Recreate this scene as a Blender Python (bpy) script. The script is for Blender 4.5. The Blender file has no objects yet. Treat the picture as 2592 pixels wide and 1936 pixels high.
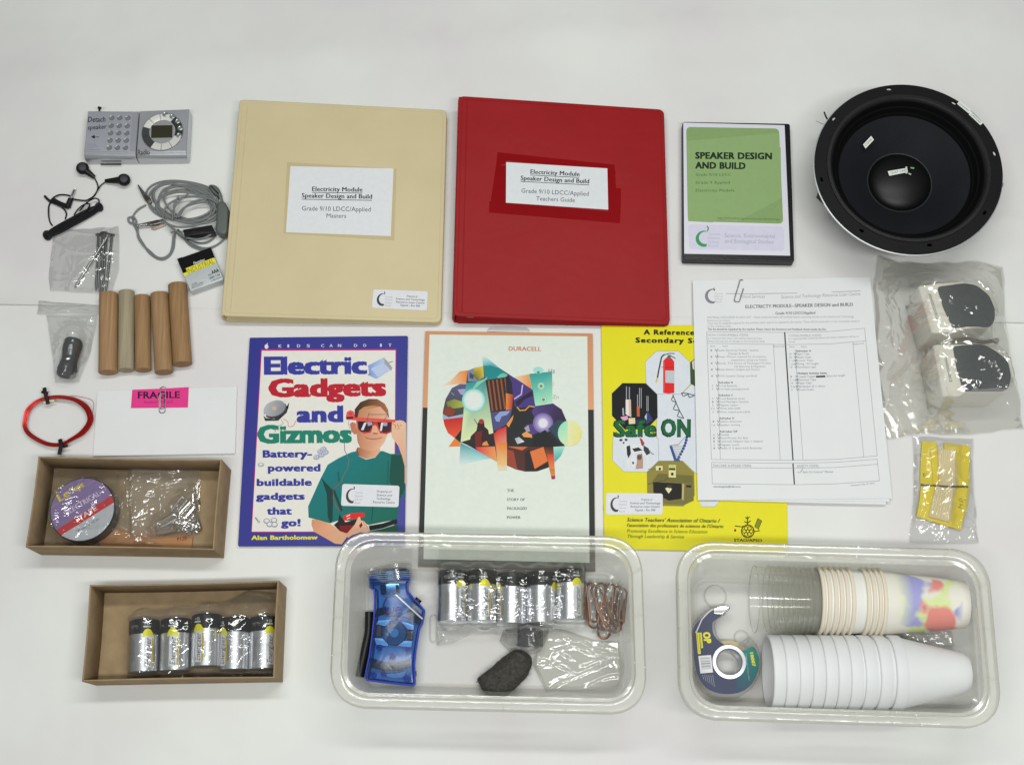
import bpy, math, random
import numpy as np
from math import radians, sin, cos, pi
from mathutils import Vector, Matrix, noise

SC = bpy.context.scene
# ------------------------------------------------------------------ camera, world, lamps
F_PX, TH, RO, HC = 3389.0, radians(17.606), -0.03923, 1.5598      # focal length in photo pixels, pitch, roll, height
camd = bpy.data.cameras.new('camera'); cam = bpy.data.objects.new('camera', camd)
SC.collection.objects.link(cam); SC.camera = cam
camd.sensor_width = 36; camd.sensor_fit = 'HORIZONTAL'; camd.lens = 36*F_PX/2592
camd.clip_start = .05; camd.clip_end = 50
cam.matrix_world = Matrix.Translation((0, 0, HC)) @ Matrix.Rotation(TH, 4, 'X') @ Matrix.Rotation(RO, 4, 'Z')

W = bpy.data.worlds.new('World'); SC.world = W; W.use_nodes = True
wn = W.node_tree.nodes; wl = W.node_tree.links
wtc = wn.new('ShaderNodeTexCoord'); wsep = wn.new('ShaderNodeSeparateXYZ'); wr = wn.new('ShaderNodeValToRGB')
wl.new(wtc.outputs['Generated'], wsep.inputs[0]); wl.new(wsep.outputs['Z'], wr.inputs[0]); wl.new(wr.outputs[0], wn['Background'].inputs[0])
wr.color_ramp.elements[0].position = 0.0; wr.color_ramp.elements[0].color = (.44, .44, .43, 1)
wr.color_ramp.elements[1].position = .8; wr.color_ramp.elements[1].color = (.62, .63, .64, 1)
wn['Background'].inputs[1].default_value = .22

def lamp(name, loc, sx, sy, power, col):
    l = bpy.data.lights.new(name, 'AREA'); l.shape = 'RECTANGLE'; l.size = sx; l.size_y = sy; l.energy = power; l.color = col
    o = bpy.data.objects.new(name, l); o.location = loc; SC.collection.objects.link(o); return o
# two rows of ceiling fluorescent tubes running along the table
lamp('ceiling_lamp', (.15, .86, 2.1), 1.7, .16, 20.5, (.985, 1, .965))
lamp('ceiling_lamp', (.15, -.26, 2.1), 1.7, .15, 30, (.985, 1, .965))
SC.view_settings.view_transform = 'Standard'; SC.view_settings.look = 'None'
SC.view_settings.exposure = 0; SC.view_settings.gamma = 1
SC.cycles.max_bounces = 10; SC.cycles.transparent_max_bounces = 48; SC.cycles.use_denoising = True
SC.cycles.caustics_reflective = False; SC.cycles.caustics_refractive = False

# ------------------------------------------------------------------ helpers
def P(px, py, z=0.0):
    """photo pixel -> point on the horizontal plane at height z"""
    x, y = px-1296, 968-py; c, s = cos(RO), sin(RO); x, y = c*x-s*y, s*x+c*y
    a, b = x/F_PX, y/F_PX; C, S = cos(TH), sin(TH); k = (HC-z)/(C-b*S)
    return Vector((a*k, (b*C+S)*k, z))
def crop(x0, y0, s): return lambda x, y: (x0+x/s, y0+y/s)
R1 = crop(50, 240, 3.1764); R2 = crop(20, 680, 3.3033); R3 = crop(40, 1130, 2.5414); R4 = crop(540, 220, 2.665)
R5 = crop(1120, 220, 2.665); R6 = crop(1680, 180, 2.4254); B1 = crop(590, 830, 2.8979); B2 = crop(1040, 810, 2.582)
B3 = crop(1500, 800, 2.6654); B4 = crop(1740, 680, 2.6648); B5 = crop(2180, 620, 2.0655); B6 = crop(820, 1320, 2.6333)
B7 = crop(1680, 1350, 2.4254); C1 = crop(900, 1400, 4.3476); C2 = crop(1280, 1400, 3.934); C3 = crop(1900, 1400, 6.506)
C4 = crop(1720, 1500, 5.9); C5 = crop(100, 1160, 6.354); C6 = crop(300, 1160, 6.353); C7 = crop(190, 260, 7.135)
C8 = crop(300, 430, 6.607); D1 = crop(2280, 660, 3.753); D3 = crop(2170, 330, 12.706)
D4 = crop(2290, 1100, 5.505); D5 = crop(440, 620, 11.8); D6 = crop(1080, 890, 5.007); D7 = crop(780, 1000, 4.2346)
D8 = crop(1540, 870, 3.933); D2 = crop(2400, 240, 16.517); ID = lambda x, y: (x, y)
def WP(cr, pts, z): return [P(*cr(*p), z) for p in pts]

def lin(c): c = c/255.0; return c/12.92 if c <= .04045 else ((c+.055)/1.055)**2.4
GAIN = 1.14
def RGB(r, g, b):
    c = [lin(v)*GAIN for v in (r, g, b)]; k = min(1, .745/max(max(c), 1e-6)); return tuple(v*k for v in c)

MATS = {}
def M(name, col, rough=.5, metal=0.0, spec=.3, var=.05, vs=25.0, bump=0.0, bs=300.0, coat=0.0, stretch=None, b2=0.0, b2s=14.0):
    if name in MATS: return MATS[name]
    m = bpy.data.materials.new(name); m.use_nodes = True; n = m.node_tree.nodes; l = m.node_tree.links
    b = n['Principled BSDF']; b.inputs['Roughness'].default_value = rough; b.inputs['Metallic'].default_value = metal
    b.inputs['Specular IOR Level'].default_value = spec; b.inputs['Coat Weight'].default_value = coat; b.inputs['Coat Roughness'].default_value = .12
    tc = n.new('ShaderNodeTexCoord'); mp = n.new('ShaderNodeMapping'); l.new(tc.outputs['Object'], mp.inputs[0])
    if stretch: mp.inputs['Scale'].default_value = stretch
    nz = n.new('ShaderNodeTexNoise'); nz.inputs['Scale'].default_value = vs; nz.inputs['Detail'].default_value = 6
    l.new(mp.outputs[0], nz.inputs[0])
    c = RGB(*col) if max(col) > 1.0 else col
    mr = n.new('ShaderNodeValToRGB'); e = mr.color_ramp.elements
    e[0].position = .3; e[1].position = .7
    e[0].color = tuple(v*(1-var) for v in c)+(1,); e[1].color = tuple(min(.80, v*(1+var)) for v in c)+(1,)
    l.new(nz.outputs[0], mr.inputs[0]); l.new(mr.outputs[0], b.inputs['Base Color'])
    if bump:
        n2 = n.new('ShaderNodeTexNoise'); n2.inputs['Scale'].default_value = bs; n2.inputs['Detail'].default_value = 4
        l.new(mp.outputs[0], n2.inputs[0]); bp = n.new('ShaderNodeBump'); bp.inputs['Strength'].default_value = bump
        bp.inputs['Distance'].default_value = .0015; l.new(n2.outputs[0], bp.inputs['Height']); l.new(bp.outputs[0], b.inputs['Normal'])
        if b2:
            n3 = n.new('ShaderNodeTexNoise'); n3.inputs['Scale'].default_value = b2s; n3.inputs['Detail'].default_value = 3; l.new(tc.outputs['Object'], n3.inputs[0])
            b3 = n.new('ShaderNodeBump'); b3.inputs['Strength'].default_value = b2; b3.inputs['Distance'].default_value = .01; l.new(n3.outputs[0], b3.inputs['Height']); l.new(b3.outputs[0], bp.inputs['Normal'])
    MATS[name] = m; return m
def print_mat(name, rough=.45, coat=0.0, metal=0.0):
    if name in MATS: return MATS[name]
    m = bpy.data.materials.new(name); m.use_nodes = True; n = m.node_tree.nodes; l = m.node_tree.links
    b = n['Principled BSDF']; b.inputs['Roughness'].default_value = rough; b.inputs['Coat Weight'].default_value = coat; b.inputs['Metallic'].default_value = metal
    b.inputs['Specular IOR Level'].default_value = .15
    at = n.new('ShaderNodeAttribute'); at.attribute_name = 'Col'
    nz = n.new('ShaderNodeTexNoise'); nz.inputs['Scale'].default_value = 160; nz.inputs['Detail'].default_value = 5
    tc = n.new('ShaderNodeTexCoord'); l.new(tc.outputs['Object'], nz.inputs[0])
    mr = n.new('ShaderNodeMapRange'); mr.inputs['To Min'].default_value = .93; mr.inputs['To Max'].default_value = 1.05; l.new(nz.outputs[0], mr.inputs[0])
    mx = n.new('ShaderNodeVectorMath'); mx.operation = 'SCALE'; l.new(at.outputs['Color'], mx.inputs[0]); l.new(mr.outputs[0], mx.inputs['Scale'])
    l.new(mx.outputs[0], b.inputs['Base Color']); MATS[name] = m; return m
def film(name, tint=(.985, .988, .985), haze=.07, rough=.10, fres=1.7, base=.0, crinkle=.30, cs=26.0, hcol=(.9, .91, .89), cap=.26):
    """thin clear plastic: transparent sheet with a fresnel gloss and a little milkiness"""
    if name in MATS: return MATS[name]
    m = bpy.data.materials.new(name); m.use_nodes = True; n = m.node_tree.nodes; l = m.node_tree.links; n.remove(n['Principled BSDF'])
    out = n['Material Output']; t = n.new('ShaderNodeBsdfTransparent'); t.inputs[0].default_value = tint+(1,)
    d = n.new('ShaderNodeBsdfDiffuse'); d.inputs[0].default_value = hcol+(1,); tr = n.new('ShaderNodeBsdfTranslucent'); tr.inputs[0].default_value = hcol+(1,)
    md = n.new('ShaderNodeMixShader'); md.inputs[0].default_value = .5; l.new(d.outputs[0], md.inputs[1]); l.new(tr.outputs[0], md.inputs[2])
    m1 = n.new('ShaderNodeMixShader'); m1.inputs[0].default_value = haze; l.new(t.outputs[0], m1.inputs[1]); l.new(md.outputs[0], m1.inputs[2])
    g = n.new('ShaderNodeBsdfGlossy'); g.inputs['Roughness'].default_value = rough
    fr = n.new('ShaderNodeFresnel'); fr.inputs[0].default_value = 1.45
    ma = n.new('ShaderNodeMath'); ma.operation = 'MULTIPLY_ADD'; ma.inputs[1].default_value = fres; ma.inputs[2].default_value = base; ma.use_clamp = True
    l.new(fr.outputs[0], ma.inputs[0]); mi = n.new('ShaderNodeMath'); mi.operation = 'MINIMUM'; mi.inputs[1].default_value = cap; l.new(ma.outputs[0], mi.inputs[0])
    m2 = n.new('ShaderNodeMixShader'); l.new(mi.outputs[0], m2.inputs[0]); l.new(m1.outputs[0], m2.inputs[1]); l.new(g.outputs[0], m2.inputs[2])
    if crinkle:
        tc = n.new('ShaderNodeTexCoord'); nz = n.new('ShaderNodeTexNoise'); nz.inputs['Scale'].default_value = cs; nz.inputs['Detail'].default_value = 2.5
        nz.inputs['Roughness'].default_value = .5; nz.inputs['Distortion'].default_value = 1.2
        l.new(tc.outputs['Object'], nz.inputs[0]); ab = n.new('ShaderNodeMath'); ab.operation = 'SUBTRACT'; ab.inputs[1].default_value = .5
        l.new(nz.outputs[0], ab.inputs[0]); a2 = n.new('ShaderNodeMath'); a2.operation = 'ABSOLUTE'; l.new(ab.outputs[0], a2.inputs[0])
        bp = n.new('ShaderNodeBump'); bp.inputs['Strength'].default_value = crinkle; bp.inputs['Distance'].default_value = .006
        l.new(a2.outputs[0], bp.inputs['Height'])
        l.new(bp.outputs[0], g.inputs['Normal'])
    l.new(m2.outputs[0], out.inputs[0]); MATS[name] = m; return m

def offs(poly, d):
    """offset a 2-D polygon outward by d (inward when negative)"""
    n = len(poly); A = sum(poly[i][0]*poly[(i+1) % n][1]-poly[(i+1) % n][0]*poly[i][1] for i in range(n)); sg = 1 if A > 0 else -1
    out = []
    for i in range(n):
        a, b, c = Vector(poly[i-1][:2]), Vector(poly[i][:2]), Vector(poly[(i+1) % n][:2])
        d1 = (b-a).normalized(); d2 = (c-b).normalized()
        n1 = Vector((d1.y, -d1.x))*sg; n2 = Vector((d2.y, -d2.x))*sg
        m = n1+n2; L = m.length
        if L < 1e-6: out.append(b+n1*d); continue
        m /= L; out.append(b+m*d/max(.4, m.dot(n1)))
    return out
def rrect(q, r, n=6):
    """round the corners of a polygon"""
    out = []; N = len(q)
    for i in range(N):
        a, b, c = Vector(q[i-1][:2]), Vector(q[i][:2]), Vector(q[(i+1) % N][:2])
        u = (a-b); v = (c-b); rr = min(r, .45*u.length, .45*v.length); p0 = b+u.normalized()*rr; p1 = b+v.normalized()*rr
        for k in range(n+1):
            t = k/n; out.append(p0*(1-t)**2+b*2*t*(1-t)*.83+(p0+p1)*.5*2*t*(1-t)*.17+p1*t*t)
    return out
def catmull(pts, k=6, closed=False):
    pts = [Vector(p) for p in pts]; n = len(pts); out = []
    for i in range(n if closed else n-1):
        p1, p2 = pts[i], pts[(i+1) % n]
        p0 = pts[i-1] if (closed or i > 0) else p1*2-p2
        p3 = pts[(i+2) % n] if (closed or i+2 < n) else p2*2-p1
        for j in range(k):
            t = j/k; out.append(.5*((2*p1)+(p2-p0)*t+(2*p0-5*p1+4*p2-p3)*t*t+(3*p1-p0-3*p2+p3)*t**3))
    if not closed: out.append(pts[-1])
    return out
def ell(cx, cy, rx, ry, n=32, a0=0, a1=2*pi, rot=0):
    full = abs(a1-a0-2*pi) < 1e-6; m = n if full else n+1; c, s = cos(rot), sin(rot)
    return [(cx+rx*cos(a0+(a1-a0)*i/n)*c-ry*sin(a0+(a1-a0)*i/n)*s, cy+rx*cos(a0+(a1-a0)*i/n)*s+ry*sin(a0+(a1-a0)*i/n)*c) for i in range(m)]

class MB:
    def __init__(s): s.v = []; s.f = []; s.c = []
    def add(s, vs, fs):
        o = len(s.v); s.v += [Vector(v) for v in vs]; s.f += [tuple(i+o for i in f) for f in fs]; return s
    def rings(s, rs, cap0=True, cap1=True, closed=True):
        n = len(rs[0]); vs = [v for r in rs for v in r]; fs = []
        for i in range(len(rs)-1):
            for j in range(n if closed else n-1):
                a, b = i*n+j, i*n+(j+1) % n; fs.append((a, b, b+n, a+n))
        if cap0: fs.append(tuple(range(n-1, -1, -1)))
        if cap1: fs.append(tuple((len(rs)-1)*n+j for j in range(n)))
        return s.add(vs, fs)
    def prism(s, poly, z0, z1, bev=0.0, bevb=0.0):
        """vertical prism; z1 may be a function of (x, y)"""
        zt = z1 if callable(z1) else (lambda x, y: z1); zb = z0 if callable(z0) else (lambda x, y: z0)
        poly = [Vector(p[:2]) for p in poly]; L = []
        def ring(pl, zf, dz): L.append([Vector((p.x, p.y, zf(p.x, p.y)+dz)) for p in pl])
        if bevb: ring(offs(poly, -bevb), zb, 0)
        ring(poly, zb, bevb)
        if bev:
            [ring(offs(poly, -bev*(1-cos(a))), zt, -bev*(1-sin(a))) for a in (0, pi/10, pi/5, pi*.3, pi*.4, pi/2)]
        else: ring(poly, zt, 0)
        A = sum(poly[i].x*poly[(i+1) % len(poly)].y-poly[(i+1) % len(poly)].x*poly[i].y for i in range(len(poly)))
        if A < 0: L = [r[::-1] for r in L]
        return s.rings(L)
    def tube(s, pts, r, n=8, closed=False, flat=1.0):
        pts = [Vector(p) for p in pts]; N = len(pts); rr = r if isinstance(r, (list, tuple)) else [r]*N; rs = []; up = None
        for i in range(N):
            a = pts[i-1] if (i > 0 or closed) else pts[i]; b = pts[(i+1) % N] if (i < N-1 or closed) else pts[i]
            t = (b-a).normalized()
            if up is None: up = Vector((0, 0, 1)) if abs(t.z) < .9 else Vector((1, 0, 0))
            x = up.cross(t)
            if x.length < 1e-5: x = Vector((1, 0, 0)).cross(t)
            x.normalize(); y = t.cross(x); up = y
            rs.append([pts[i]+x*rr[i]*cos(2*pi*k/n)+y*rr[i]*flat*sin(2*pi*k/n) for k in range(n)])
        if closed: rs.append(rs[0]); return s.rings(rs, False, False)
        return s.rings(rs)
    def lathe(s, prof, o=(0, 0, 0), ax=(0, 0, 1), n=32, cap0=False, cap1=False, sx=1.0):
        ax = Vector(ax).normalized(); o = Vector(o); u = Vector((1, 0, 0)) if abs(ax.x) < .9 else Vector((0, 1, 0))
        x = (u-ax*u.dot(ax)).normalized(); y = ax.cross(x)
        return s.rings([[o+ax*z+x*r*cos(2*pi*k/n)+y*r*sx*sin(2*pi*k/n) for k in range(n)] for r, z in prof], cap0, cap1)
    def blob(s, c, rx, ry, rz, rot=0, nu=16, nv=10, amp=0.0, fr=60.0):
        c = Vector(c); R = Matrix.Rotation(rot, 3, 'Z'); rs = []
        for i in range(nv+1):
            th = pi*i/nv; rr = []
            for k in range(nu):
                d = Vector((sin(th)*cos(2*pi*k/nu), sin(th)*sin(2*pi*k/nu), -cos(th)))
                p = R @ Vector((d.x*rx, d.y*ry, d.z*rz))
                if amp: p = p*(1+amp*noise.noise((c+p)*fr))
                rr.append(c+p)
            rs.append(rr)
        return s.rings(rs, False, False)
    def grid(s, G):
        n, m = len(G), len(G[0])
        return s.add([p for r in G for p in r], [(i*m+j, i*m+j+1, (i+1)*m+j+1, (i+1)*m+j) for i in range(n-1) for j in range(m-1)])
    def fill(s, loops, z0, z1):
        """flat plate with holes from several loops (2-D), as a curve fill"""
        cu = bpy.data.curves.new('c', 'CURVE'); cu.dimensions = '2D'; cu.fill_mode = 'BOTH'; cu.extrude = (z1-z0)/2
        for L in loops:
            sp = cu.splines.new('POLY'); sp.points.add(len(L)-1); sp.use_cyclic_u = True
            for i, p in enumerate(L): sp.points[i].co = (p[0], p[1], 0, 1)
        ob = bpy.data.objects.new('c', cu); me = bpy.data.meshes.new_from_object(ob)
        s.add([v.co+Vector((0, 0, (z0+z1)/2)) for v in me.vertices], [tuple(p.vertices) for p in me.polygons])
        bpy.data.objects.remove(ob); bpy.data.curves.remove(cu); bpy.data.meshes.remove(me); return s

ORG = {}
def link(name, mb, mat, parent=None, org=None, sharp=38, smooth=True, recalc=False):
    me = bpy.data.meshes.new(name)
    o = org if org is not None else (ORG[parent.name] if parent is not None else Vector((0, 0, 0)))
    me.from_pydata([tuple(v-o) for v in mb.v], [], mb.f); me.update()
    if mb.c:
        at = me.color_attributes.new('Col', 'FLOAT_COLOR', 'POINT')
        at.data.foreach_set('color', np.array([c+(1.0,) for c in mb.c], dtype=np.float32).ravel())
    if smooth:
        me.polygons.foreach_set('use_smooth', [True]*len(me.polygons)); me.set_sharp_from_angle(angle=radians(sharp))
    me.materials.append(mat)
    ob = bpy.data.objects.new(name, me); SC.collection.objects.link(ob)
    if parent is not None: ob.parent = parent; ORG[ob.name] = ORG[parent.name]
    else: ob.location = o; ORG[ob.name] = o
    return ob
def tag(o, label, cat, group=None):
    o['label'] = label; o['category'] = cat
    if group: o['group'] = group
    return o
def thing(name, org, label, cat, group=None):
    e = bpy.data.objects.new(name, None); SC.collection.objects.link(e); e.empty_display_size = .01
    e.location = org; ORG[e.name] = Vector(org); return tag(e, label, cat, group)
def solo(name, mb, mat, label, cat, group=None, **k):
    if 'bag' in name: k.setdefault('sharp', 16)
    lo = np.array([tuple(v) for v in mb.v]); o = Vector(((lo[:, 0].min()+lo[:, 0].max())/2, (lo[:, 1].min()+lo[:, 1].max())/2, lo[:, 2].min()))
    return tag(link(name, mb, mat, None, o, **k), label, cat, group)
def copy_thing(root, mw, label):
    c = root.copy(); SC.collection.objects.link(c); c.matrix_world = mw; c['label'] = label
    for ch in list(root.children):
        d = ch.copy(); SC.collection.objects.link(d); d.parent = c
        for g in list(ch.children):
            e = g.copy(); SC.collection.objects.link(e); e.parent = d
    return c

TXT = {}
def glyphs(body, bold=0.0, shear=0.0, space=1.0):
    k = (body, bold, shear, space)
    if k in TXT: return TXT[k]
    cu = bpy.data.curves.new('t', 'FONT'); cu.body = body; cu.size = 1; cu.offset = bold; cu.shear = shear; cu.space_character = space; cu.resolution_u = 2
    ob = bpy.data.objects.new('t', cu); me = bpy.data.meshes.new_from_object(ob)
    v = np.array([tuple(x.co)[:2] for x in me.vertices]) if len(me.vertices) else np.zeros((1, 2)); f = [tuple(p.vertices) for p in me.polygons]
    bpy.data.objects.remove(ob); bpy.data.curves.remove(cu); bpy.data.meshes.remove(me)
    v[:, 0] -= v[:, 0].min(); TXT[k] = (v, f); return TXT[k]

class Pr:
    """flat print: coloured shapes and lettering in art coordinates (y down), laid in hair-thin layers on a surface"""
    def __init__(s, cr=ID, z=0.0, place=None, dz=5e-6, k0=4, strip=0):
        s.strip = strip; s.cr = cr; s.mb = MB(); s.k = k0; s.dz = dz
        s.place = place or (lambda x, y, k: P(*cr(x, y), z+k*dz))
        if callable(z) and place is None:
            def pl(x, y, k):
                q = P(*cr(x, y), 0)
                for _ in range(3): q = P(*cr(x, y), z(q.x, q.y))
                return Vector((q.x, q.y, q.z+k*dz))
            s.place = pl
    def poly(s, pts, col):
        if s.strip and max(p[0] for p in pts)-min(p[0] for p in pts) > s.strip*1.2:      # bend large shapes round a curved surface
            def cut(pl, x, sgn):
                o = []
                for i in range(len(pl)):
                    a, b = pl[i-1], pl[i]; da, db = (a[0]-x)*sgn, (b[0]-x)*sgn
                    if (da < 0) != (db < 0): u = da/(da-db); o.append((x, a[1]+(b[1]-a[1])*u))
                    if db >= 0: o.append(b)
                return o
            x = min(p[0] for p in pts); x1 = max(p[0] for p in pts); k0 = s.k
            while x < x1-1e-6:
                pl = cut(list(pts), x, 1); pl = cut(pl, x+s.strip, -1) if pl else pl
                if len(pl) > 2: st, s.strip = s.strip, 0; s.k = k0; s.poly(pl, col); s.strip = st
                x += s.strip
            s.k = k0+1; return s
        s.k += 1; vs = [s.place(x, y, s.k) for x, y in pts]
        cs = col if isinstance(col, list) else [col]*len(pts)
        n = (vs[1]-vs[0]).cross(vs[2]-vs[1])
        s.mb.add(vs, [tuple(range(len(vs)))]); s.mb.c += [RGB(*c) for c in cs]; return s
    def grad(s, pts, p0, c0, p1, c1):
        d = (p1[0]-p0[0], p1[1]-p0[1]); L = d[0]**2+d[1]**2; cs = []
        for x, y in pts:
            t = max(0, min(1, ((x-p0[0])*d[0]+(y-p0[1])*d[1])/L)); cs.append(tuple(c0[i]*(1-t)+c1[i]*t for i in range(3)))
        return s.poly(pts, cs)
    def ell(s, cx, cy, rx, ry, col, n=24, rot=0, a0=0, a1=2*pi): return s.poly(ell(cx, cy, rx, ry, n, a0, a1, rot), col)
    def glow(s, cx, cy, rx, ry, c0, c1, n=28, r0=.0):
        s.k += 1; e = ell(cx, cy, rx, ry, n); vs = [s.place(cx+(x-cx)*t, cy+(y-cy)*t, s.k) for t in (r0, .5+r0*.5, 1) for x, y in e]
        mid = tuple((c0[i]+c1[i])/2 for i in range(3)); fs = [(a, (a+1) % n, (a+1) % n+n, a+n) for a in range(n)]+[(a+n, (a+1) % n+n, (a+1) % n+2*n, a+2*n) for a in range(n)]
        if r0 > 0: fs.append(tuple(range(n)))
        s.mb.add(vs, fs); s.mb.c += [RGB(*c0)]*n+[RGB(*mid)]*n+[RGB(*c1)]*n; return s
    def line(s, pts, w, col, closed=False):
        pts = [Vector(p) for p in pts]
        if closed: pts = pts+[pts[0]]
        L, R = [], []
        for i, p in enumerate(pts):
            a = pts[max(0, i-1)]; b = pts[min(len(pts)-1, i+1)]
            if closed and i in (0, len(pts)-1): a = pts[-2]; b = pts[1]
            t = (b-a); t = t.normalized() if t.length > 1e-9 else Vector((1, 0)); n = Vector((-t.y, t.x))*w/2; L.append(p+n); R.append(p-n)
        s.k += 1; m = len(pts); vs = [s.place(q.x, q.y, s.k) for q in L+R]
        s.mb.add(vs, [(i, i+1, m+i+1, m+i) for i in range(m-1)]); s.mb.c += [RGB(*col)]*(2*m); return s
    def text(s, body, p0, p1, cap, col, bold=.0, shear=0.0, space=1.0, lay=None, up=None):
        v, f = glyphs(body, 0, shear, space*(1+bold*1.2)); ch = glyphs('H')[0][:, 1].max()
        w = v[:, 0].max(); p0 = Vector(p0); p1 = Vector(p1); d = (p1-p0)/w; dn = (p1-p0).normalized()
        u = (Vector(up) if up else Vector((dn.y, -dn.x)))*cap/ch
        big = Vector(p1-p0).length/max(1, len(body)) > 22
        b = bold*1.0; sh = [(0, 0)] if bold < .008 else ([(-b, 0), (b, 0)] if not big else [(-b, -b*.6), (b, -b*.6), (-b, b*.6), (b, b*.6), (0, 0)])
        for ox, oy in sh:                                           # heavy type: the same outline struck more than once
            s.k += 1; s.mb.add([s.place(*(p0+d*float(x+ox)+u*float(y+oy)), s.k) for x, y in v], f); s.mb.c += [RGB(*col)]*len(v)
        return s
    def ctext(s, body, cx, y, w, cap, col, dy=0.0, **k):
        return s.text(body, (cx-w/2, y-dy*w/2), (cx+w/2, y+dy*w/2), cap, col, **k)
    def link(s, name, parent, mat=None):
        # wind every face so it looks up/outward
        return link(name, s.mb, mat or print_mat('printed_ink'), parent, smooth=False)
def bil(q):
    """unit square (0..1, y down) -> quad TL TR BR BL"""
    q = [Vector(p) for p in q]
    return lambda u, v: tuple((q[0]*(1-u)+q[1]*u)*(1-v)+(q[3]*(1-u)+q[2]*u)*v)

def resample(pl, n):
    pl = [Vector(p) for p in pl]; L = [0]
    for a, b in zip(pl, pl[1:]): L.append(L[-1]+(b-a).length)
    out = []; j = 0
    for i in range(n):
        t = L[-1]*i/(n-1)
        while j < len(pl)-2 and L[j+1] < t: j += 1
        u = (t-L[j])/max(1e-9, L[j+1]-L[j]); out.append(pl[j].lerp(pl[j+1], min(1, max(0, u))))
    return out
def cap_h(p0, p1, r, top):
    a = np.array(p0[:2]); b = np.array(p1[:2]); d = b-a; L = d@d
    def f(X, Y):
        t = np.clip(((X-a[0])*d[0]+(Y-a[1])*d[1])/L, 0, 1); D2 = (X-a[0]-t*d[0])**2+(Y-a[1]-t*d[1])**2
        return np.where(D2 < r*r, top-r+np.sqrt(np.maximum(0, r*r-D2)), -1)
    return f
def disc_h(c, r, top):
    return lambda X, Y: np.where((X-c[0])**2+(Y-c[1])**2 < r*r, top, -1)
def poly_h(poly, top):
    def f(X, Y):
        ins = np.zeros(X.shape, bool); n = len(poly)
        for i in range(n):
            x1, y1 = poly[i][0], poly[i][1]; x2, y2 = poly[(i+1) % n][0], poly[(i+1) % n][1]
            c = ((y1 > Y) != (y2 > Y)) & (X < (x2-x1)*(Y-y1)/(y2-y1+1e-12)+x1); ins ^= c
        return np.where(ins, top, -1)
    return f
def bag_mesh(edges, z0, cont, seed=1, n=70, m=70, amp=.0012, fold=14.0, loose=.0006, puff=0.0, wob=.0015, lift=.0012, creases=26):
    """a lying plastic bag: a bottom sheet and a top sheet draped over what it holds, with creased folds"""
    rnd = random.Random(seed); T, R, B, L = [resample(e, k) for e, k in zip(edges, (m, n, m, n))]
    G = np.zeros((n, m, 2))
    for i in range(n):
        v = i/(n-1)
        for j in range(m):
            u = j/(m-1)
            c = T[j]*(1-v)+B[j]*v+L[i]*(1-u)+R[i]*u-(T[0]*(1-u)*(1-v)+T[-1]*u*(1-v)+B[0]*(1-u)*v+B[-1]*u*v)
            q = P(c.x, c.y, z0); G[i, j] = (q.x, q.y)
    X, Y = G[..., 0], G[..., 1]
    for i in range(n):                                              # slightly wavy outline
        for j in range(m):
            e = min(i, j, n-1-i, m-1-j)/6.0
            if e < 1:
                w = noise.noise(Vector((X[i, j]*45+seed, Y[i, j]*45, 3.1)))*wob*(1-e); X[i, j] += w; Y[i, j] -= w
    Cn = np.full((n, m), z0+.0012)
    for f in cont: Cn = np.maximum(Cn, f(X, Y)+.0012)
    bd = np.zeros((n, m), bool); bd[0] = bd[-1] = True; bd[:, 0] = bd[:, -1] = True
    Z = np.maximum(Cn, z0+(Cn.max()-z0)*.9); Z[bd] = z0+lift
    for _ in range(int(n*m*.22)):
        A = Z.copy(); A[1:-1, 1:-1] = (Z[:-2, 1:-1]+Z[2:, 1:-1]+Z[1:-1, :-2]+Z[1:-1, 2:])/4
        Z = np.maximum(A-loose*.004, Cn); Z[bd] = z0+lift
    cr = np.zeros((n, m)); wx = X+0; wy = Y+0
    for i in range(n):
        for j in range(m):
            q = noise.noise_vector(Vector((X[i, j]*16+seed*3, Y[i, j]*16, seed))); wx[i, j] += q.x*.012; wy[i, j] += q.y*.012
    for k in range(7):
        a = rnd.uniform(0, pi); fr = fold*(1.45**k); ph = rnd.random()
        t = (wx*cos(a)+wy*sin(a))*fr+ph; cr += np.abs((t % 1)-.5)*2*(1/(1.42**k))
    cr /= 2.4
    cr /= max(.5, cr.max())
    sp = Vector((float(X.max()-X.min()), float(Y.max()-Y.min()))); Cz = np.zeros((n, m))
    for k in range(creases):                                        # long sharp creases pressed into the film
        cx, cy = X.min()+sp.x*rnd.random(), Y.min()+sp.y*rnd.random(); a = rnd.uniform(0, pi) if rnd.random() < .6 else rnd.uniform(-.5, .5); L = rnd.uniform(.012, .05)
        dx, dy = (wx-cx)*cos(a)+(wy-cy)*sin(a), -(wx-cx)*sin(a)+(wy-cy)*cos(a); dy = dy+dx*dx*rnd.uniform(-8, 8); w = rnd.uniform(.0022, .004)
        Cz = np.maximum(Cz, np.maximum(0, 1-np.abs(dy)/w)*np.clip((L-np.abs(dx))/(L*.4), 0, 1)*w*rnd.uniform(.2, .42))
    ed = np.ones((n, m))
    for i in range(n):
        for j in range(m): ed[i, j] = min(1, .25+min(i, j, n-1-i, m-1-j)/5.0)
    Z = np.maximum(Z+puff*ed, Cn)+cr*amp*2.2*ed+Cz*ed+.0002
    mb = MB(); mb.grid([[Vector((X[i, j], Y[i, j], Z[i, j])) for j in range(m)] for i in range(n)])
    s = 4; I = list(range(0, n-1, s))+[n-1]; J = list(range(0, m-1, s))+[m-1]
    mb.grid([[Vector((X[i, j], Y[i, j], z0+.0002)) for j in J] for i in I]); return mb
def q4(cr, a, b, c, d): a, b, c, d = cr(*a), cr(*b), cr(*c), cr(*d); return ([a, b], [b, c], [d, c], [a, d])
def jag(cr, pts): return [cr(*p) for p in pts]

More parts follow.
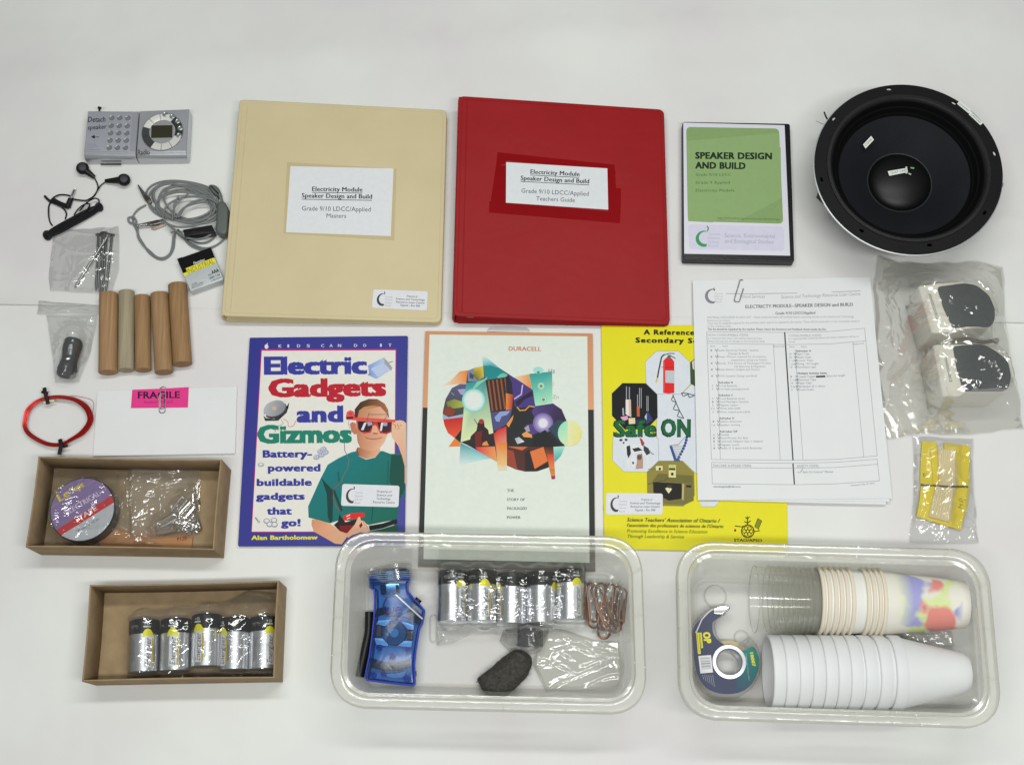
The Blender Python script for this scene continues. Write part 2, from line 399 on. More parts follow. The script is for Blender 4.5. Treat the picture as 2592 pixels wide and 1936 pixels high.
# ------------------------------------------------------------------ materials shared by several things
FILM = film('clear_film'); INK = print_mat('printed_ink'); GLOSSINK = print_mat('glossy_ink', .5, .0)
BLACK = M('black_plastic', (22, 22, 24), .38, bump=.15, var=.2)
RUBBER = M('black_rubber', (24, 24, 26), .55, bump=.3, bs=500, var=.25)
SILVERP = M('silver_plastic', (180, 182, 188), .24, .55, bump=.05, bs=900)
CHROME = M('polished_metal', (205, 205, 205), .2, 1.0, var=.03)
STEEL = M('dull_steel', (120, 122, 122), .34, 1.0, var=.12, bump=.2)
WHITEP = M('white_paper', (229, 231, 232), .75, var=.015, bump=.04, bs=150)
KRAFT = M('kraft_board', (146, 125, 96), .85, var=.12, bump=.5, bs=900, vs=60)

# ------------------------------------------------------------------ setting: white paper sheets on a table
def ground(name, ys, zf, mat, nx=200, ny=120):
    G = []
    for i in range(ny+1):
        r = []
        for j in range(nx+1):
            x = -1.5+3.0*j/nx; y0, y1 = ys(x); y = y0+(y1-y0)*i/ny; r.append(Vector((x, y, zf(x, y, i/ny))))
        G.append(r)
    mb = MB().grid(G); o = link(name, mb, mat, smooth=True, sharp=80); o['kind'] = 'structure'; return o
pa, pb = P(0, 771), P(2592, 818)
def seam(x): return pa.y+(pb.y-pa.y)*(x-pa.x)/(pb.x-pa.x)
def wav(x, y): return .0018*noise.noise(Vector((x*1.1+3, y*5.2, 7.3)))+ .0012*noise.noise(Vector((x*3.1, y*4.2, .3)))+.0006*noise.noise(Vector((x*9, y*11, 2.3)))
def fold(x, y, y0, w, a, x0, x1): d = (y-y0-.01*(x-x0))/w; return a*math.exp(-d*d)*max(0, min(1, (x-x0)/.05, (x1-x)/.05))
def folds(x, y): return fold(x, y, P(300, 556).y, .010, .0012, -.62, -.26)+fold(x, y, P(400, 668).y, .009, .0010, -.47, -.28)+fold(x, y, P(2560, 560).y, .012, .0014, .40, .70)+fold(x, y, P(1300, 110).y, .03, .002, -.5, .3)+fold(x, y, P(300, 200).y, .03, .002, -.7, -.2)+fold(x, y, P(2100, 60).y, .03, .002, .0, .7)
PAPER = M('backdrop_paper', (212, 212, 212), .8, var=.03, vs=3.0, bump=.12, bs=40, b2=.9, b2s=5.5)
_e = [x for x in PAPER.node_tree.nodes if x.type == 'VALTORGB'][0].color_ramp.elements; _e[0].position = .38; _e[1].position = .62; _e[0].color = (.690, .668, .676, 1); _e[1].color = (.740, .758, .730, 1)  # pink and green mottle puts the light's uneven white balance into the paper colour
def flat(x, y):                                                    # the sheet is pressed flat under the things, rises a little outside them
    e = max(0, abs(x-.02)-.60)+max(0, y-.80)+max(0, -.08-y); return min(1, e*6)
ground('paper_sheet', lambda x: (seam(x), 1.9), lambda x, y, t: -.0006+wav(x, y)*flat(x, y)*2+folds(x, y)+max(0, (abs(x-.0)-.47))*.022*(1-t)**120, PAPER, ny=420)
ground('paper_sheet', lambda x: (-.9, seam(x)+.03), lambda x, y, t: -.0012+wav(x, y)*flat(x, y)*2+fold(x, y, P(300, 1860).y, .02, .0015, -.6, .1)+fold(x, y, P(60, 1480).y, .012, .0012, -.7, -.45), PAPER, ny=300)
tb = MB().prism([(-1.7, -1.1), (1.7, -1.1), (1.7, 2.1), (-1.7, 2.1)], -.04, -.008); o = link('tabletop', tb, M('table_laminate', (150, 145, 138), .5)); o['kind'] = 'structure'
def sq(pts): return [(p[0], p[1]) for p in pts]
# ------------------------------------------------------------------ silver radio with detachable speaker
def radio():
    zt = .020
    t = thing('radio', P(330, 350, 0), 'silver two piece pocket radio with a round dial and handwritten notes', 'radio')
    L = WP(C7, [(230, 152), (1150, 158), (1085, 985), (150, 985)], zt); Rr = WP(C7, [(1166, 152), (2055, 116), (2010, 972), (1104, 985)], zt)
    def case(q):
        TL, TR, BR, BL = q; rf = .0095; rz = .0080; out = []
        for A, B, e in ((TL, BL, 0), (TL, BL, 1), (TR, BR, 1), (TR, BR, 0)):
            side = ((TR-TL) if A is TL else (TL-TR)).normalized()*(.0009 if e else 0); dz = 0 if e else -.0009; f = (B-A).normalized(); r = []
            r.append(A+Vector((0, 0, .002-zt))+side); r.append(A+Vector((0, 0, -.0009))+side); r.append(A+f*.0009+side+Vector((0, 0, dz)))
            for t_ in np.linspace(0, pi/2, 9): r.append(B-f*rf+f*rf*sin(t_)*1.0+Vector((0, 0, -rz+rz*cos(t_)+dz*cos(t_)))+side)
            r.append(B+Vector((0, 0, .003-zt))+side-f*.0005); r.append(B+Vector((0, 0, .0010-zt))+side-f*.0030); out.append(r)
        out = [out[0], out[1], out[2], out[3]]; return MB().rings(out)
    sp = link('speaker_unit', case(L), SILVERP, t, sharp=28)
    ra = link('radio_unit', case(Rr), SILVERP, t, sharp=28)
    link('front_panel', MB().prism(rrect(WP(C7, [(236, 172), (1040, 200), (990, 890), (180, 885)], zt), .001, 3), zt-.001, zt+.0005, .0003), M('pale_silver', (165, 167, 176), .36, .35), sp)
    btn = M('button_silver', (150, 153, 156), .3, .6)
    for r, row in enumerate([((668, 285), (813, 285), (958, 285)), ((655, 425), (802, 428), (946, 428)), ((645, 557), (790, 557), (938, 560)), ((635, 690), (782, 690), (928, 690)), ((622, 822), (768, 822), (914, 822))]):
        for x, y in row:
            c = P(*C7(x, y), zt); mb = MB().lathe([(.0036, 0), (.0035, .0008), (.0031, .0012), (.0027, .0010), (.0025, .0005), (0.0004, .0005)], (c.x, c.y, zt+.0002), n=20, cap1=True)
            link('button', mb, CHROME if r in (9,) else btn, sp)
    pr = Pr(C7, zt+.0006); ink = (30, 28, 48)
    pr.text('Detach', (232, 352), (548, 348), 92, ink, bold=.012, shear=.15); pr.text('speaker', (228, 492), (572, 470), 78, ink, bold=.008, shear=.2)
    pr.line([(432, 622), (350, 622)], 10, ink); pr.poly([(288, 624), (352, 582), (360, 655)], ink)
    for k, w in enumerate((160, 200, 120, 250)): pr.line([(222-k*6, 752+k*34), (222-k*6+w, 755+k*34)], 6, (120, 122, 135))
    pr.link('lettering', sp)
    # round dial
    c = P(*C7(1580, 535), zt); ro, ri = .0262, .0168
    link('dial_base', MB().lathe([(ro+.0008, 0), (ro+.0008, .0008), (ri, .0010), (ri, .0004)], (c.x, c.y, zt), n=48, cap0=True), M('dial_grey', (122, 124, 124), .4, .4), ra)
    def seg(a0, a1, mat, nm='dial_segment'):
        n = 10; rs = []
        for i in range(n+1):
            a = radians(a0+(a1-a0)*i/n); rs.append([Vector((c.x+r*cos(a), c.y+r*sin(a), zt+z)) for r, z in ((ro, .0011), (ro-.0008, .0019), (ri+.001, .0014), (ri, .0011))])
        link(nm, MB().rings(rs, closed=False), mat, ra)
    lt = M('dial_bright_reflection', (222, 221, 216), .3, .2); dk = M('dial_dark_reflection', (66, 66, 68), .32, .2); dg = M('dial_black', (44, 50, 46), .35)  # chrome ring's bright and dark reflections put into the segment colours
    for a0, a1, m in ((100, 132, lt), (134, 162, lt), (164, 196, dk), (197, 236, dk), (238, 268, lt), (270, 300, lt), (302, 338, lt), (-20, 52, dg), (54, 98, lt)): seg(a0, a1, m)
    for x, y in ((1635, 230), (1765, 268), (1860, 355), (1905, 480), (1885, 608)):
        q = P(*C7(x, y), zt); link('dial_button', MB().lathe([(.0034, .001), (.0034, .0028), (.0026, .0032), (.0016, .0026), (.0004, .0028)], (q.x, q.y, zt), n=18, cap1=True), btn, ra)
    link('dial_face', MB().lathe([(ri, 0), (ri, .0014), (.0004, .0016)], (c.x, c.y, zt), n=40, cap1=True), M('face_silver', (158, 160, 160), .35, .4), ra)
    link('display_screen', MB().prism(WP(C7, [(1388, 428), (1768, 422), (1762, 644), (1380, 652)], zt), zt+.0016, zt+.0021, .0002), M('lcd_glass', (50, 50, 38), .16), ra)
    pr = Pr(C7, zt+.0001, k0=2); pr.text('Radio', (1130, 945), (1350, 935), 92, (50, 48, 50), bold=.01, shear=.15); pr.link('lettering', ra)
    link('aerial_knob', MB().tube([P(*C7(438, 150), .015), P(*C7(440, 112), .015)], .0014, 8).tube([P(*C7(440, 112), .015), P(*C7(447, 88), .015)], .0026, 10), BLACK, t)
    link('battery_slot', MB().prism(WP(C7, [(465, 1112), (830, 1108), (830, 1126), (465, 1126)], .004), .003, .0055), BLACK, sp)
radio()
# ------------------------------------------------------------------ black earphones
def earphones():
    t = thing('earphones', P(170, 480, 0), 'black earphones with their cord bundled, lying below the silver radio', 'earphones')
    def bud(cx, cy, sx, sy, z=.009):
        c = P(*R1(cx, cy), z); s = P(*R1(sx, sy), .004)
        b = link('earbud', MB().lathe([(.0006, .0052), (.0045, .0046), (.0076, .0022), (.0082, 0), (.0075, -.003), (.005, -.006), (.0006, -.0075)], c, (.25, -.15, 1), 20, True, True), BLACK, t)
        link('stem', MB().tube([c-Vector((0, 0, .003)), c.lerp(s, .35), s], [.0062, .0044, .0026], 12), BLACK, b)
        link('ear_grille', MB().lathe([(.0006, .0058), (.0046, .0052), (.005, .0046)], c, (.25, -.15, 1), 18, True), M('ear_mesh', (52, 52, 58), .5, .4), b)
        return s
    bud(505, 592, 600, 665); bud(838, 685, 690, 695)
    r = .00085
    mb = MB()
    def cab(pts, rr=r, z=.0016): mb.tube(catmull([P(*R1(x, y), z+.0008*(i % 3)) for i, (x, y) in enumerate(pts)], 5), rr, 6)
    cab([(602, 672), (622, 712), (628, 750), (606, 805), (572, 835), (532, 850)]); cab([(684, 705), (650, 730), (626, 768), (590, 818), (536, 850)], z=.0022)
    cab([(540, 850), (500, 850), (430, 838), (400, 812), (330, 804), (280, 822), (262, 850), (330, 868), (390, 905)], .0011)
    cab([(205, 820), (240, 860), (300, 885), (350, 915), (375, 955), (366, 1000)], .001); cab([(262, 850), (235, 890), (232, 960), (242, 1020), (262, 1052)], .001)
    cab([(436, 968), (470, 920), (520, 882), (560, 880), (552, 910), (500, 960), (400, 1000)], .001, .006)
    cab([(480, 935), (540, 868), (600, 834), (636, 848), (628, 885), (580, 925), (500, 980)], .001, .007); cab([(200, 815), (230, 845), (262, 858)], .0016)
    link('cord', mb, BLACK, t)
    mb = MB(); rnd = random.Random(4); a = Vector(R1(655, 895)); b = Vector(R1(205, 1140)); d = (b-a).normalized(); nn = Vector((-d.y, d.x))
    for k in range(15):                                             # the flat wound bundle
        w = -9+18*(k % 5)/4+rnd.uniform(-1, 1); z = .0015+.0017*(k//5); e0, e1 = rnd.uniform(-3, 8), rnd.uniform(-3, 6)
        mb.tube(catmull([P(*(a+d*e0+nn*w*.45), z+.002), P(*(a+d*30+nn*w), z), P(*(a.lerp(b, .5)+nn*w*1.05), z+.0015), P(*(b-d*30+nn*w), z), P(*(b-d*e1+nn*w*.5), z+.001)], 5), .00115, 6)
    for u, rr in ((0, .0055), (1, .0062)):
        c = a.lerp(b, u); c -= d*(6 if u else -6); mb.tube([P(*(c+nn*rr*1500*cos(q)+d*rr*1100*sin(q)), .0028) for q in np.linspace(0, 2*pi, 13)[:-1]], .0022, 7, closed=True)
    link('cord_bundle', mb, RUBBER, t)
    pl = link('plug', MB().tube(catmull([P(*R1(262, 845), .003), P(*R1(330, 880), .004), P(*R1(392, 902), .004)], 4), .0032, 12).tube([P(*R1(385, 905), .004), P(*R1(410, 838), .004)], [.0038, .0034], 12), BLACK, t)
    link('plug_tip', MB().tube([P(*R1(412, 832), .004), P(*R1(436, 775), .004), P(*R1(440, 768), .004), P(*R1(446, 755), .004)], [.0018, .0018, .0012, .0016], 10), CHROME, pl)
earphones()
# ------------------------------------------------------------------ grey test lead
def lead():
    t = thing('test_lead', P(500, 560, 0), 'coiled grey lead with alligator clips and a plug adaptor beside the beige binder', 'cable')
    G = M('grey_cable', (112, 116, 116), .45, var=.06, bump=.05); mb = MB(); rnd = random.Random(8)
    loops = [(1090, 500, 610, 330, .10), (1120, 530, 570, 300, .22), (1060, 520, 560, 330, -.02), (1130, 560, 500, 290, .15), (1100, 590, 470, 260, -.1), (1180, 560, 420, 270, .3), (1150, 640, 520, 250, .12), (1060, 560, 480, 290, .35), (1200, 700, 490, 240, -.12)]
    for k, (cx, cy, rx, ry, ro) in enumerate(loops):
        ph = rnd.random()*6; pts = []
        for i in range(30):
            a = 2*pi*i/30; q = 1+.05*sin(2*a+ph)+.03*sin(3*a+ph*2)
            x = cx+rx*q*cos(a)*cos(ro)-ry*q*sin(a)*sin(ro); y = cy+rx*q*cos(a)*sin(ro)+ry*q*sin(a)*cos(ro)
            pts.append(P(*C8(x, y), .0016+.0011*k+.001*sin(a*2+ph)))
        mb.tube(catmull(pts, 2, True), .00135, 7, closed=True)
    def cab(pts, z=.0015, r=.00135): mb.tube(catmull([P(*C8(x, y), z+.0006*(i % 2)) for i, (x, y) in enumerate(pts)], 6), r, 7)
    cab([(460, 590), (330, 665), (245, 780), (250, 900), (300, 1000), (345, 1130), (420, 1250), (500, 1370), (620, 1470), (740, 1500), (850, 1440), (915, 1320), (935, 1180), (945, 1050)])
    cab([(205, 790), (165, 810), (175, 870), (240, 900), (300, 880), (260, 800), (205, 790)], .003); cab([(290, 900), (320, 1010), (330, 1130), (420, 1270), (520, 1360), (640, 1460), (760, 1470), (860, 1400), (900, 1280), (920, 1100)], .0025)
    cab([(1185, 380), (980, 560), (915, 700), (900, 850)], .013); cab([(1010, 430), (930, 600), (945, 800)], .014); cab([(960, 800), (1090, 640), (1300, 560), (1500, 545)], .013); cab([(1000, 800), (1120, 620), (1300, 520), (1480, 490)], .014)
    cab([(920, 980), (1050, 1120), (1230, 1240), (1420, 1310), (1600, 1280), (1740, 1180), (1790, 1090)], .0016); cab([(990, 1000), (1100, 1110), (1300, 1215), (1470, 1215), (1580, 1150), (1630, 1080)], .0016)
    cab([(800, 900), (1000, 1050), (1200, 1150), (1400, 1150), (1560, 1060), (1680, 850), (1730, 650), (1690, 400)], .012); cab([(1060, 1100), (1200, 1260), (1420, 1340), (1620, 1270)], .0016)
    link('cable', mb, G, t)
    link('adaptor', MB().prism(rrect(WP(C8, [(1640, 520), (1760, 500), (1838, 640), (1818, 1085), (1610, 1060)], .018), .007, 5), .0008, .0175, .004, .002), M('adaptor_grey', (88, 93, 90), .42, bump=.1), t)
    link('strain_relief', MB().prism(rrect(WP(C8, [(1480, 225), (1620, 235), (1700, 330), (1715, 460), (1560, 380)], .012), .005, 4), .0008, .011, .003), M('adaptor_grey', (88, 93, 90)), t)
    link('plug_body', MB().prism(rrect(WP(C8, [(1070, 1000), (1560, 920), (1610, 1050), (1110, 1120)], .016), .0012, 3), .004, .0165, .0015), BLACK, t)
    link('jack_tip', MB().tube([P(*C8(875, 1052), .005), P(*C8(920, 1050), .005), P(*C8(925, 1050), .005), P(*C8(960, 1048), .005)], [.0016, .0016, .0011, .0024], 10), CHROME, t)
    def clip(tip, mid, end, w):
        a, b, c = Vector(C8(*tip)), Vector(C8(*mid)), Vector(C8(*end)); d = (c-a).normalized(); n = Vector((-d.y, d.x))
        g = bpy.data.objects.new('alligator_clip', None); SC.collection.objects.link(g); g.parent = t; ORG[g.name] = ORG[t.name]
        for z0, z1, s in ((.0012, .0030, 1), (.0052, .0075, -1)):
            pl = [P(*(a+n*1.2), z0), P(*(b+n*w), z0), P(*(c+n*w*.9), z0), P(*(c-n*w*.9), z0), P(*(b-n*w), z0), P(*(a-n*1.2), z0)]
            link('jaw', MB().prism(pl, z0, z1, .0006), STEEL, g)
        link('spring', MB().tube([P(*(b+n*w*.8), .0046), P(*(b-n*w*.8), .0046)], .0028, 10), CHROME, g)
        link('grip', MB().tube([P(*b, .0046), P(*(b.lerp(c, .6)), .0048), P(*c, .0046)], [.0028, .0036, .002], 10), M('clip_sleeve', (58, 44, 40), .5), g)
    clip((330, 262), (430, 420), (540, 560), 5)
    clip((318, 935), (500, 915), (760, 862), 5)
    link('clip_barrel', MB().tube([P(*C8(320, 935), .006), P(*C8(488, 912), .006)], .0022, 12), CHROME, t)
    link('clip_lever', MB().prism(WP(C8, [(545, 985), (600, 1000), (790, 925), (740, 885), (560, 940)], .003), .001, .0036, .0006), M('pinkish_steel', (176, 158, 152), .35, .5), t)
lead()
# ------------------------------------------------------------------ nails and their bag
def nails():
    sets = [((632, 1128), (612, 1580), 0, 'leftmost upright nail in the bag of long nails'), ((664, 1118), (640, 1590), 0, 'second upright nail from the left in the nail bag'),
            ((700, 1122), (665, 1592), 0, 'third upright nail from the left in the nail bag'), ((742, 1130), (692, 1585), 0, 'rightmost upright nail in the nail bag'),
            ((680, 1112), (652, 1584), 1, 'nail lying on top of the upright nails in the bag'), ((705, 1138), (440, 1552), 2, 'nail lying diagonally across the other nails')]
    H = []
    for a, b, lay, lab in sets:
        r = .0016; z = .003+.0033*lay; p, q = P(*R1(*a), z), P(*R1(*b), .003 if lay == 2 else z); d = (q-p).normalized()
        t = thing('nail', p, lab, 'nail', 'long steel nails in a clear bag')
        m = M('nail_steel', (98, 101, 100), .36, .9, var=.15, bump=.15) if lay < 2 else M('bright_nail_steel', (140, 140, 138), .32, .9)
        link('shank', MB().tube([p, q-d*.006, q-d*.001, q], [r, r, r*.35, .0002], 10), m, t)
        link('head', MB().tube([p-d*.0012, p-d*.001, p, p+d*.0008], [.0026, .0036, .0036, .0018], 14), m, t)
        H.append(cap_h(p, q, r, z+r))
    mb = bag_mesh((jag(R1, [(270, 1088), (500, 1078), (740, 1068), (800, 1062)]), jag(R1, [(800, 1062), (806, 1200), (800, 1400), (745, 1600)]), jag(R1, [(245, 1580), (400, 1590), (560, 1600), (745, 1600)]), jag(R1, [(270, 1088), (262, 1250), (240, 1400), (245, 1580)])), .0006, H, 3, amp=.0018, wob=.002, fold=9)
    solo('plastic_bag', mb, film('bag_film_a', haze=.05, rough=.07, base=.01), 'clear plastic bag of long nails below the black earphones', 'plastic bag', 'clear plastic bags')
nails()
# ------------------------------------------------------------------ box of small batteries
def aaa():
    zt = .0135
    q = WP(D5, [(98, 428), (1105, 75), (1478, 1030), (505, 1385)], zt)
    t = thing('battery_carton', P(510, 690, 0), 'small silver and black carton of AAA batteries beside the beige binder', 'battery box')
    link('carton', MB().prism(q, .0008, zt, .0004), M('carton_silver', (178, 184, 186), .38, .25, bump=.06), t)
    A = bil([(98, 428), (1105, 75), (1478, 1030), (505, 1385)]); A2 = lambda x, y: D5(*A(x/100, y/100))
    pr = Pr(A2, zt, k0=4); pr.poly([(0, 0), (100, 0), (100, 32), (97, 33), (6, 50), (0, 48)], (16, 14, 15))
    rnd = random.Random(2)
    for i in range(15):
        for j in range(9): pr.line([(4+i*6.4+(j % 2)*3, 54+j*4.6), (7+i*6.4+(j % 2)*3, 56+j*4.6)], .9, (158, 166, 168))
    pr.poly([(0, 44), (12, 44), (12, 33), (94, 31), (98, 32), (98, 48), (12, 51), (10, 54), (0, 54)], (228, 222, 70)); 
    pr.text('INDUSTRIAL', (13, 50), (94, 47), 14, (120, 104, 20), bold=.0, shear=.1)
    pr.text('Energizer', (38, 31), (72, 31), 8, (225, 225, 232), bold=.03, shear=.3)
    pr.text('AAA', (76, 75), (97, 75), 11, (40, 46, 46), bold=.04); pr.text('SIZE', (64, 76), (74, 76), 4, (80, 86, 86)); pr.text('LR03 1.5V', (64, 86), (96, 86), 6, (60, 66, 66), bold=.02)
    pr.text('24 BATTERIES', (66, 94), (97, 94), 4, (90, 96, 96)); pr.text('ALKALINE', (10, 84), (26, 84), 3.2, (80, 86, 86)); pr.text('DO NOT RECHARGE', (8, 89), (44, 89), 3.2, (80, 86, 86)); pr.text('KEEP IN A DRY PLACE', (7, 94), (40, 94), 3.2, (80, 86, 86))
    pr.link('lettering', t, print_mat('carton_ink', .35))
    link('end_flap', MB().prism(WP(D5, [(100, 430), (240, 375), (262, 392), (110, 450)], zt), zt-.001, zt+.0012, .0003), BLACK, t)
aaa()
# ------------------------------------------------------------------ dowels
def dowels():
    D = [((843, 213), (838, 869), .0115, (152, 120, 86), 'thick warm brown wooden dowel, leftmost of the five'),
         ((993, 195), (988, 850), .0098, (150, 140, 116), 'pale greyish wooden dowel, second from the left'),
         ((1123, 235), (1132, 850), .0097, (146, 115, 80), 'thin short brown wooden dowel in the middle of the five'),
         ((1267, 215), (1305, 868), .0112, (147, 117, 83), 'leaning wooden dowel, fourth from the left'),
         ((1418, 137), (1460, 800), .0116, (142, 111, 76), 'wooden dowel standing highest, nearest the battery carton')]
    for k, (a, b, r, c, lab) in enumerate(D):
        p, q = P(*R2(*a), r), P(*R2(*b), r); d = (q-p).normalized(); L = (q-p).length
        prof = [(.0001, 0), (r*.96, 0), (r, .0006), (r, L*.33), (r*.995, L*.66), (r, L-.0006), (r*.96, L), (.0001, L)]
        m = M('dowel_wood_%d' % k, c, .68, var=.2, vs=60, bump=.3, bs=200, stretch=(7, .22, 7), spec=.3)
        ex = m.node_tree.nodes
        solo('wooden_dowel', MB().lathe(prof, p, d, 36), m, lab, 'dowel', 'short wooden dowels laid side by side', sharp=50)
dowels()
# ------------------------------------------------------------------ zip bag with a black roll
def rollbag():
    p, q = P(*R2(555, 590), .0105), P(*R2(482, 905), .0105)
    mb = MB(); rs = []; d = (q-p).normalized(); x = Vector((0, 0, 1)).cross(d).normalized(); rnd = random.Random(5)
    for i in range(17):
        t = i/16; c = p.lerp(q, t); r = .0108+.001*sin(t*9)
        if i in (0, 16): r *= .8
        rs.append([c+(x*cos(a)+Vector((0, 0, 1))*sin(a))*r*(1+.10*noise.noise(Vector((cos(a)*1.5, sin(a)*1.5, t*9)))) for a in [2*pi*k/24 for k in range(24)]])
    mb.rings(rs); t = solo('black_roll', mb, M('black_cloth_roll', (44, 46, 50), .6, bump=.8, bs=120, var=.3), 'crumpled black rolled sheet inside the zip bag left of the dowels', 'rolled sheet')
    zc = [cap_h(p, q, .0112, .0215)]
    fb = film('bag_film_b', haze=.07, rough=.07, base=.01)
    mb = bag_mesh((jag(R2, [(325, 395), (540, 388), (752, 392)]), jag(R2, [(752, 392), (735, 500), (690, 700), (600, 950)]), jag(R2, [(400, 955), (500, 968), (600, 950)]), jag(R2, [(325, 395), (345, 560), (375, 760), (400, 955)])), .0006, zc, 8, amp=.0022, fold=11, loose=.003)
    t = thing('zip_bag', P(*R2(520, 600), 0), 'clear zip bag holding a crumpled black roll left of the wooden dowels', 'plastic bag', 'clear plastic bags')
    link('pouch', mb, fb, t)
    mb = bag_mesh((jag(R2, [(262, 272), (500, 290), (765, 305)]), jag(R2, [(765, 305), (758, 385)]), jag(R2, [(248, 385), (500, 378), (758, 385)]), jag(R2, [(262, 272), (256, 330), (248, 385)])), .0012, [], 9, n=24, amp=.0012, fold=16)
    link('zip_strip', mb, film('bag_film_c', haze=.2, rough=.07, base=.01), t)
rollbag()
# ------------------------------------------------------------------ red wire coil
def wirecoil():
    t = thing('wire_coil', P(145, 1060, 0), 'coil of shiny red enamelled wire held by two black twist ties', 'wire coil')
    base = [(148, 1250), (170, 1180), (240, 1115), (330, 1083), (440, 1075), (560, 1095), (650, 1150), (690, 1225), (682, 1290), (620, 1370), (530, 1425), (440, 1468), (340, 1466), (240, 1425), (165, 1370), (138, 1310)]
    cx, cy = 415, 1270; rnd = random.Random(11); mb = MB()
    for k in range(34):
        s = rnd.uniform(-1.15, 1.15); z = .0012+.0075*rnd.random(); ph = rnd.random()*6; pts = []
        for i, (x, y) in enumerate(base):
            a = 2*pi*i/len(base); q = 1+(s*.055+.018*sin(2*a+ph))*(1.25 if x > 560 else .9)
            pts.append(P(*R2(cx+(x-cx)*q, cy+(y-cy)*q), z+.0012*sin(a+ph)))
        mb.tube(catmull(pts, 4, True), .00048, 5, closed=True)
    mb.tube(catmull([P(*R2(x, y), .009) for x, y in ((520, 1060), (620, 1075), (700, 1100), (718, 1140), (700, 1240))], 5), .0003, 4)
    link('wire', mb, M('red_enamel', (172, 38, 34), .3, .5, var=.15), t)
    for pts, rr in (([(305, 1000), (312, 1040), (326, 1085), (335, 1130)], .0024), ([(285, 1030), (310, 1035), (335, 1040)], .0019), ([(436, 1430), (444, 1470), (438, 1515), (430, 1552)], .0026), ([(440, 1475), (470, 1485), (500, 1478)], .0019)):
        link('twist_tie', MB().tube(catmull([P(*R2(x, y), .0105-.002*(i == 0)) for i, (x, y) in enumerate(pts)], 4), rr, 8, flat=.7), M('black_tie', (30, 24, 24), .6), t)
    link('wire_tag', MB().tube([P(*R2(300, 1122), .009), P(*R2(345, 1106), .0095), P(*R2(390, 1103), .009)], .0013, 6), M('cream_tag', (222, 210, 180), .6), t)
wirecoil()
# ------------------------------------------------------------------ paper clips
def clip_mesh(L=.032, w=.0078, r=.00042):
    # three nested round-ended loops of one wire
    a = w*.5; P3 = [(-a*.62, -L*.22)]+[(-a*.62, L*.28)]+[(a*.02+a*.64*cos(t)-a*.0, L*.28+a*.64*sin(t)) for t in np.linspace(pi*.9, pi*.1, 4)]+[(a*.66, L*.28), (a*.66, -L*.5+a*.83)]
    P3 += [(a*-.17+a*.83*cos(t), -L*.5+a*.83+a*.83*sin(t)) for t in np.linspace(-pi*.1, -pi*.9, 4)]+[(-a, -L*.5+a*.83), (-a, L*.5-a)]
    P3 += [(a*cos(t), L*.5-a+a*sin(t)) for t in np.linspace(pi*.9, pi*.1, 4)]+[(a, L*.5-a), (a, -L*.2)]
    return MB().tube(catmull([Vector((x, y, .0004*sin(i*2.0))) for i, (x, y) in enumerate(P3)], 3), r, 6)
def place(mb, M4): out = MB(); out.v = [M4 @ v for v in mb.v]; out.f = mb.f; return out
def clip_at(a, b, z, L=.032, w=.0078, r=.0005, tilt=0.0, cr=ID, z2=None):
    p, q = P(*cr(*a), z), P(*cr(*b), z if z2 is None else z2); d = (q-p); Ln = d.length; c = (p+q)/2; y = d.normalized(); x = y.cross(Vector((0, 0, 1))).normalized(); zz = x.cross(y)
    x2 = x*cos(tilt)+zz*sin(tilt); z3 = x2.cross(y)
    R = Matrix((x2, y, z3)).transposed().to_4x4(); R.translation = c; return place(clip_mesh(Ln, w, r), R)
# ------------------------------------------------------------------ envelope with pink label
def envelope():
    zt = .0022
    q = WP(R2, [(750, 1022), (1915, 985), (1900, 1545), (712, 1565)], zt)
    t = thing('envelope', P(*R2(1300, 1280), 0), 'long white envelope with a bright pink label on its top edge', 'envelope')
    G = []; A = bil([Vector((p.x, p.y)) for p in q])
    for i in range(21):
        G.append([Vector((*A(j/30, i/20), zt+.0005*sin(j/30*pi)*sin(i/20*pi)+.0012*max(0, (i/20)**6)*(j/30))) for j in range(31)])
    link('front_face', MB().grid(G), WHITEP, t); link('back_face', MB().prism(offs(q, -.0004), .0006, .0016), WHITEP, t)
    pr = Pr(R2, lambda x, y: zt+.0010, k0=3); pr.poly([(1040, 1012), (1285, 1003), (1512, 990), (1505, 1160), (1270, 1163), (1028, 1165)], (255, 72, 158))
    pr.link('pink_label', t, print_mat('label_pink', .55))
    pr = Pr(R2, lambda x, y: zt+.0010, k0=8); pr.text('FRAGILE', (1090, 1085), (1436, 1080), 54, (42, 18, 52), bold=.028); pr.text('Insulated Wire #22', (1140, 1127), (1380, 1124), 24, (150, 30, 100))
    pr.link('lettering', t)
    solo('paper_clip', clip_at((1292, 988), (1290, 1206), zt+.0016, w=.0075, cr=R2), STEEL, 'small steel paper clip on the pink label of the white envelope', 'paper clip', 'paper clips holding papers', smooth=True)
envelope()
# ------------------------------------------------------------------ open cardboard boxes
def tray(rim, h, label, org):
    t = thing('cardboard_box', P(*org, 0), label, 'box', 'shallow open brown cardboard boxes')
    q = [P(*p, h) for p in rim]; o = [v.to_2d() for v in q]; i2 = offs(o, -.0018); th = .0018
    link('bottom_panel', MB().prism(offs(o, -.0002), .0006, .0026), KRAFT, t)
    for k in range(4):
        a, b, c, d = o[k], o[(k+1) % 4], i2[(k+1) % 4], i2[k]
        n = 10; rs = []
        for s in range(n+1):                                        # slightly bowed panel
            u = s/n; bow = (c-b).normalized()*.0012*sin(pi*u); A = a.lerp(b, u)+bow; D = d.lerp(c, u)+bow
            rs.append([Vector((*A, .0008)), Vector((*A, h-.0004)), Vector((*A.lerp(D, .2), h)), Vector((*A.lerp(D, .8), h)), Vector((*D, h-.0004)), Vector((*D, .0026))])
        link('side_panel', MB().rings(rs), KRAFT, t, sharp=50)
    return t, o
HB = .053
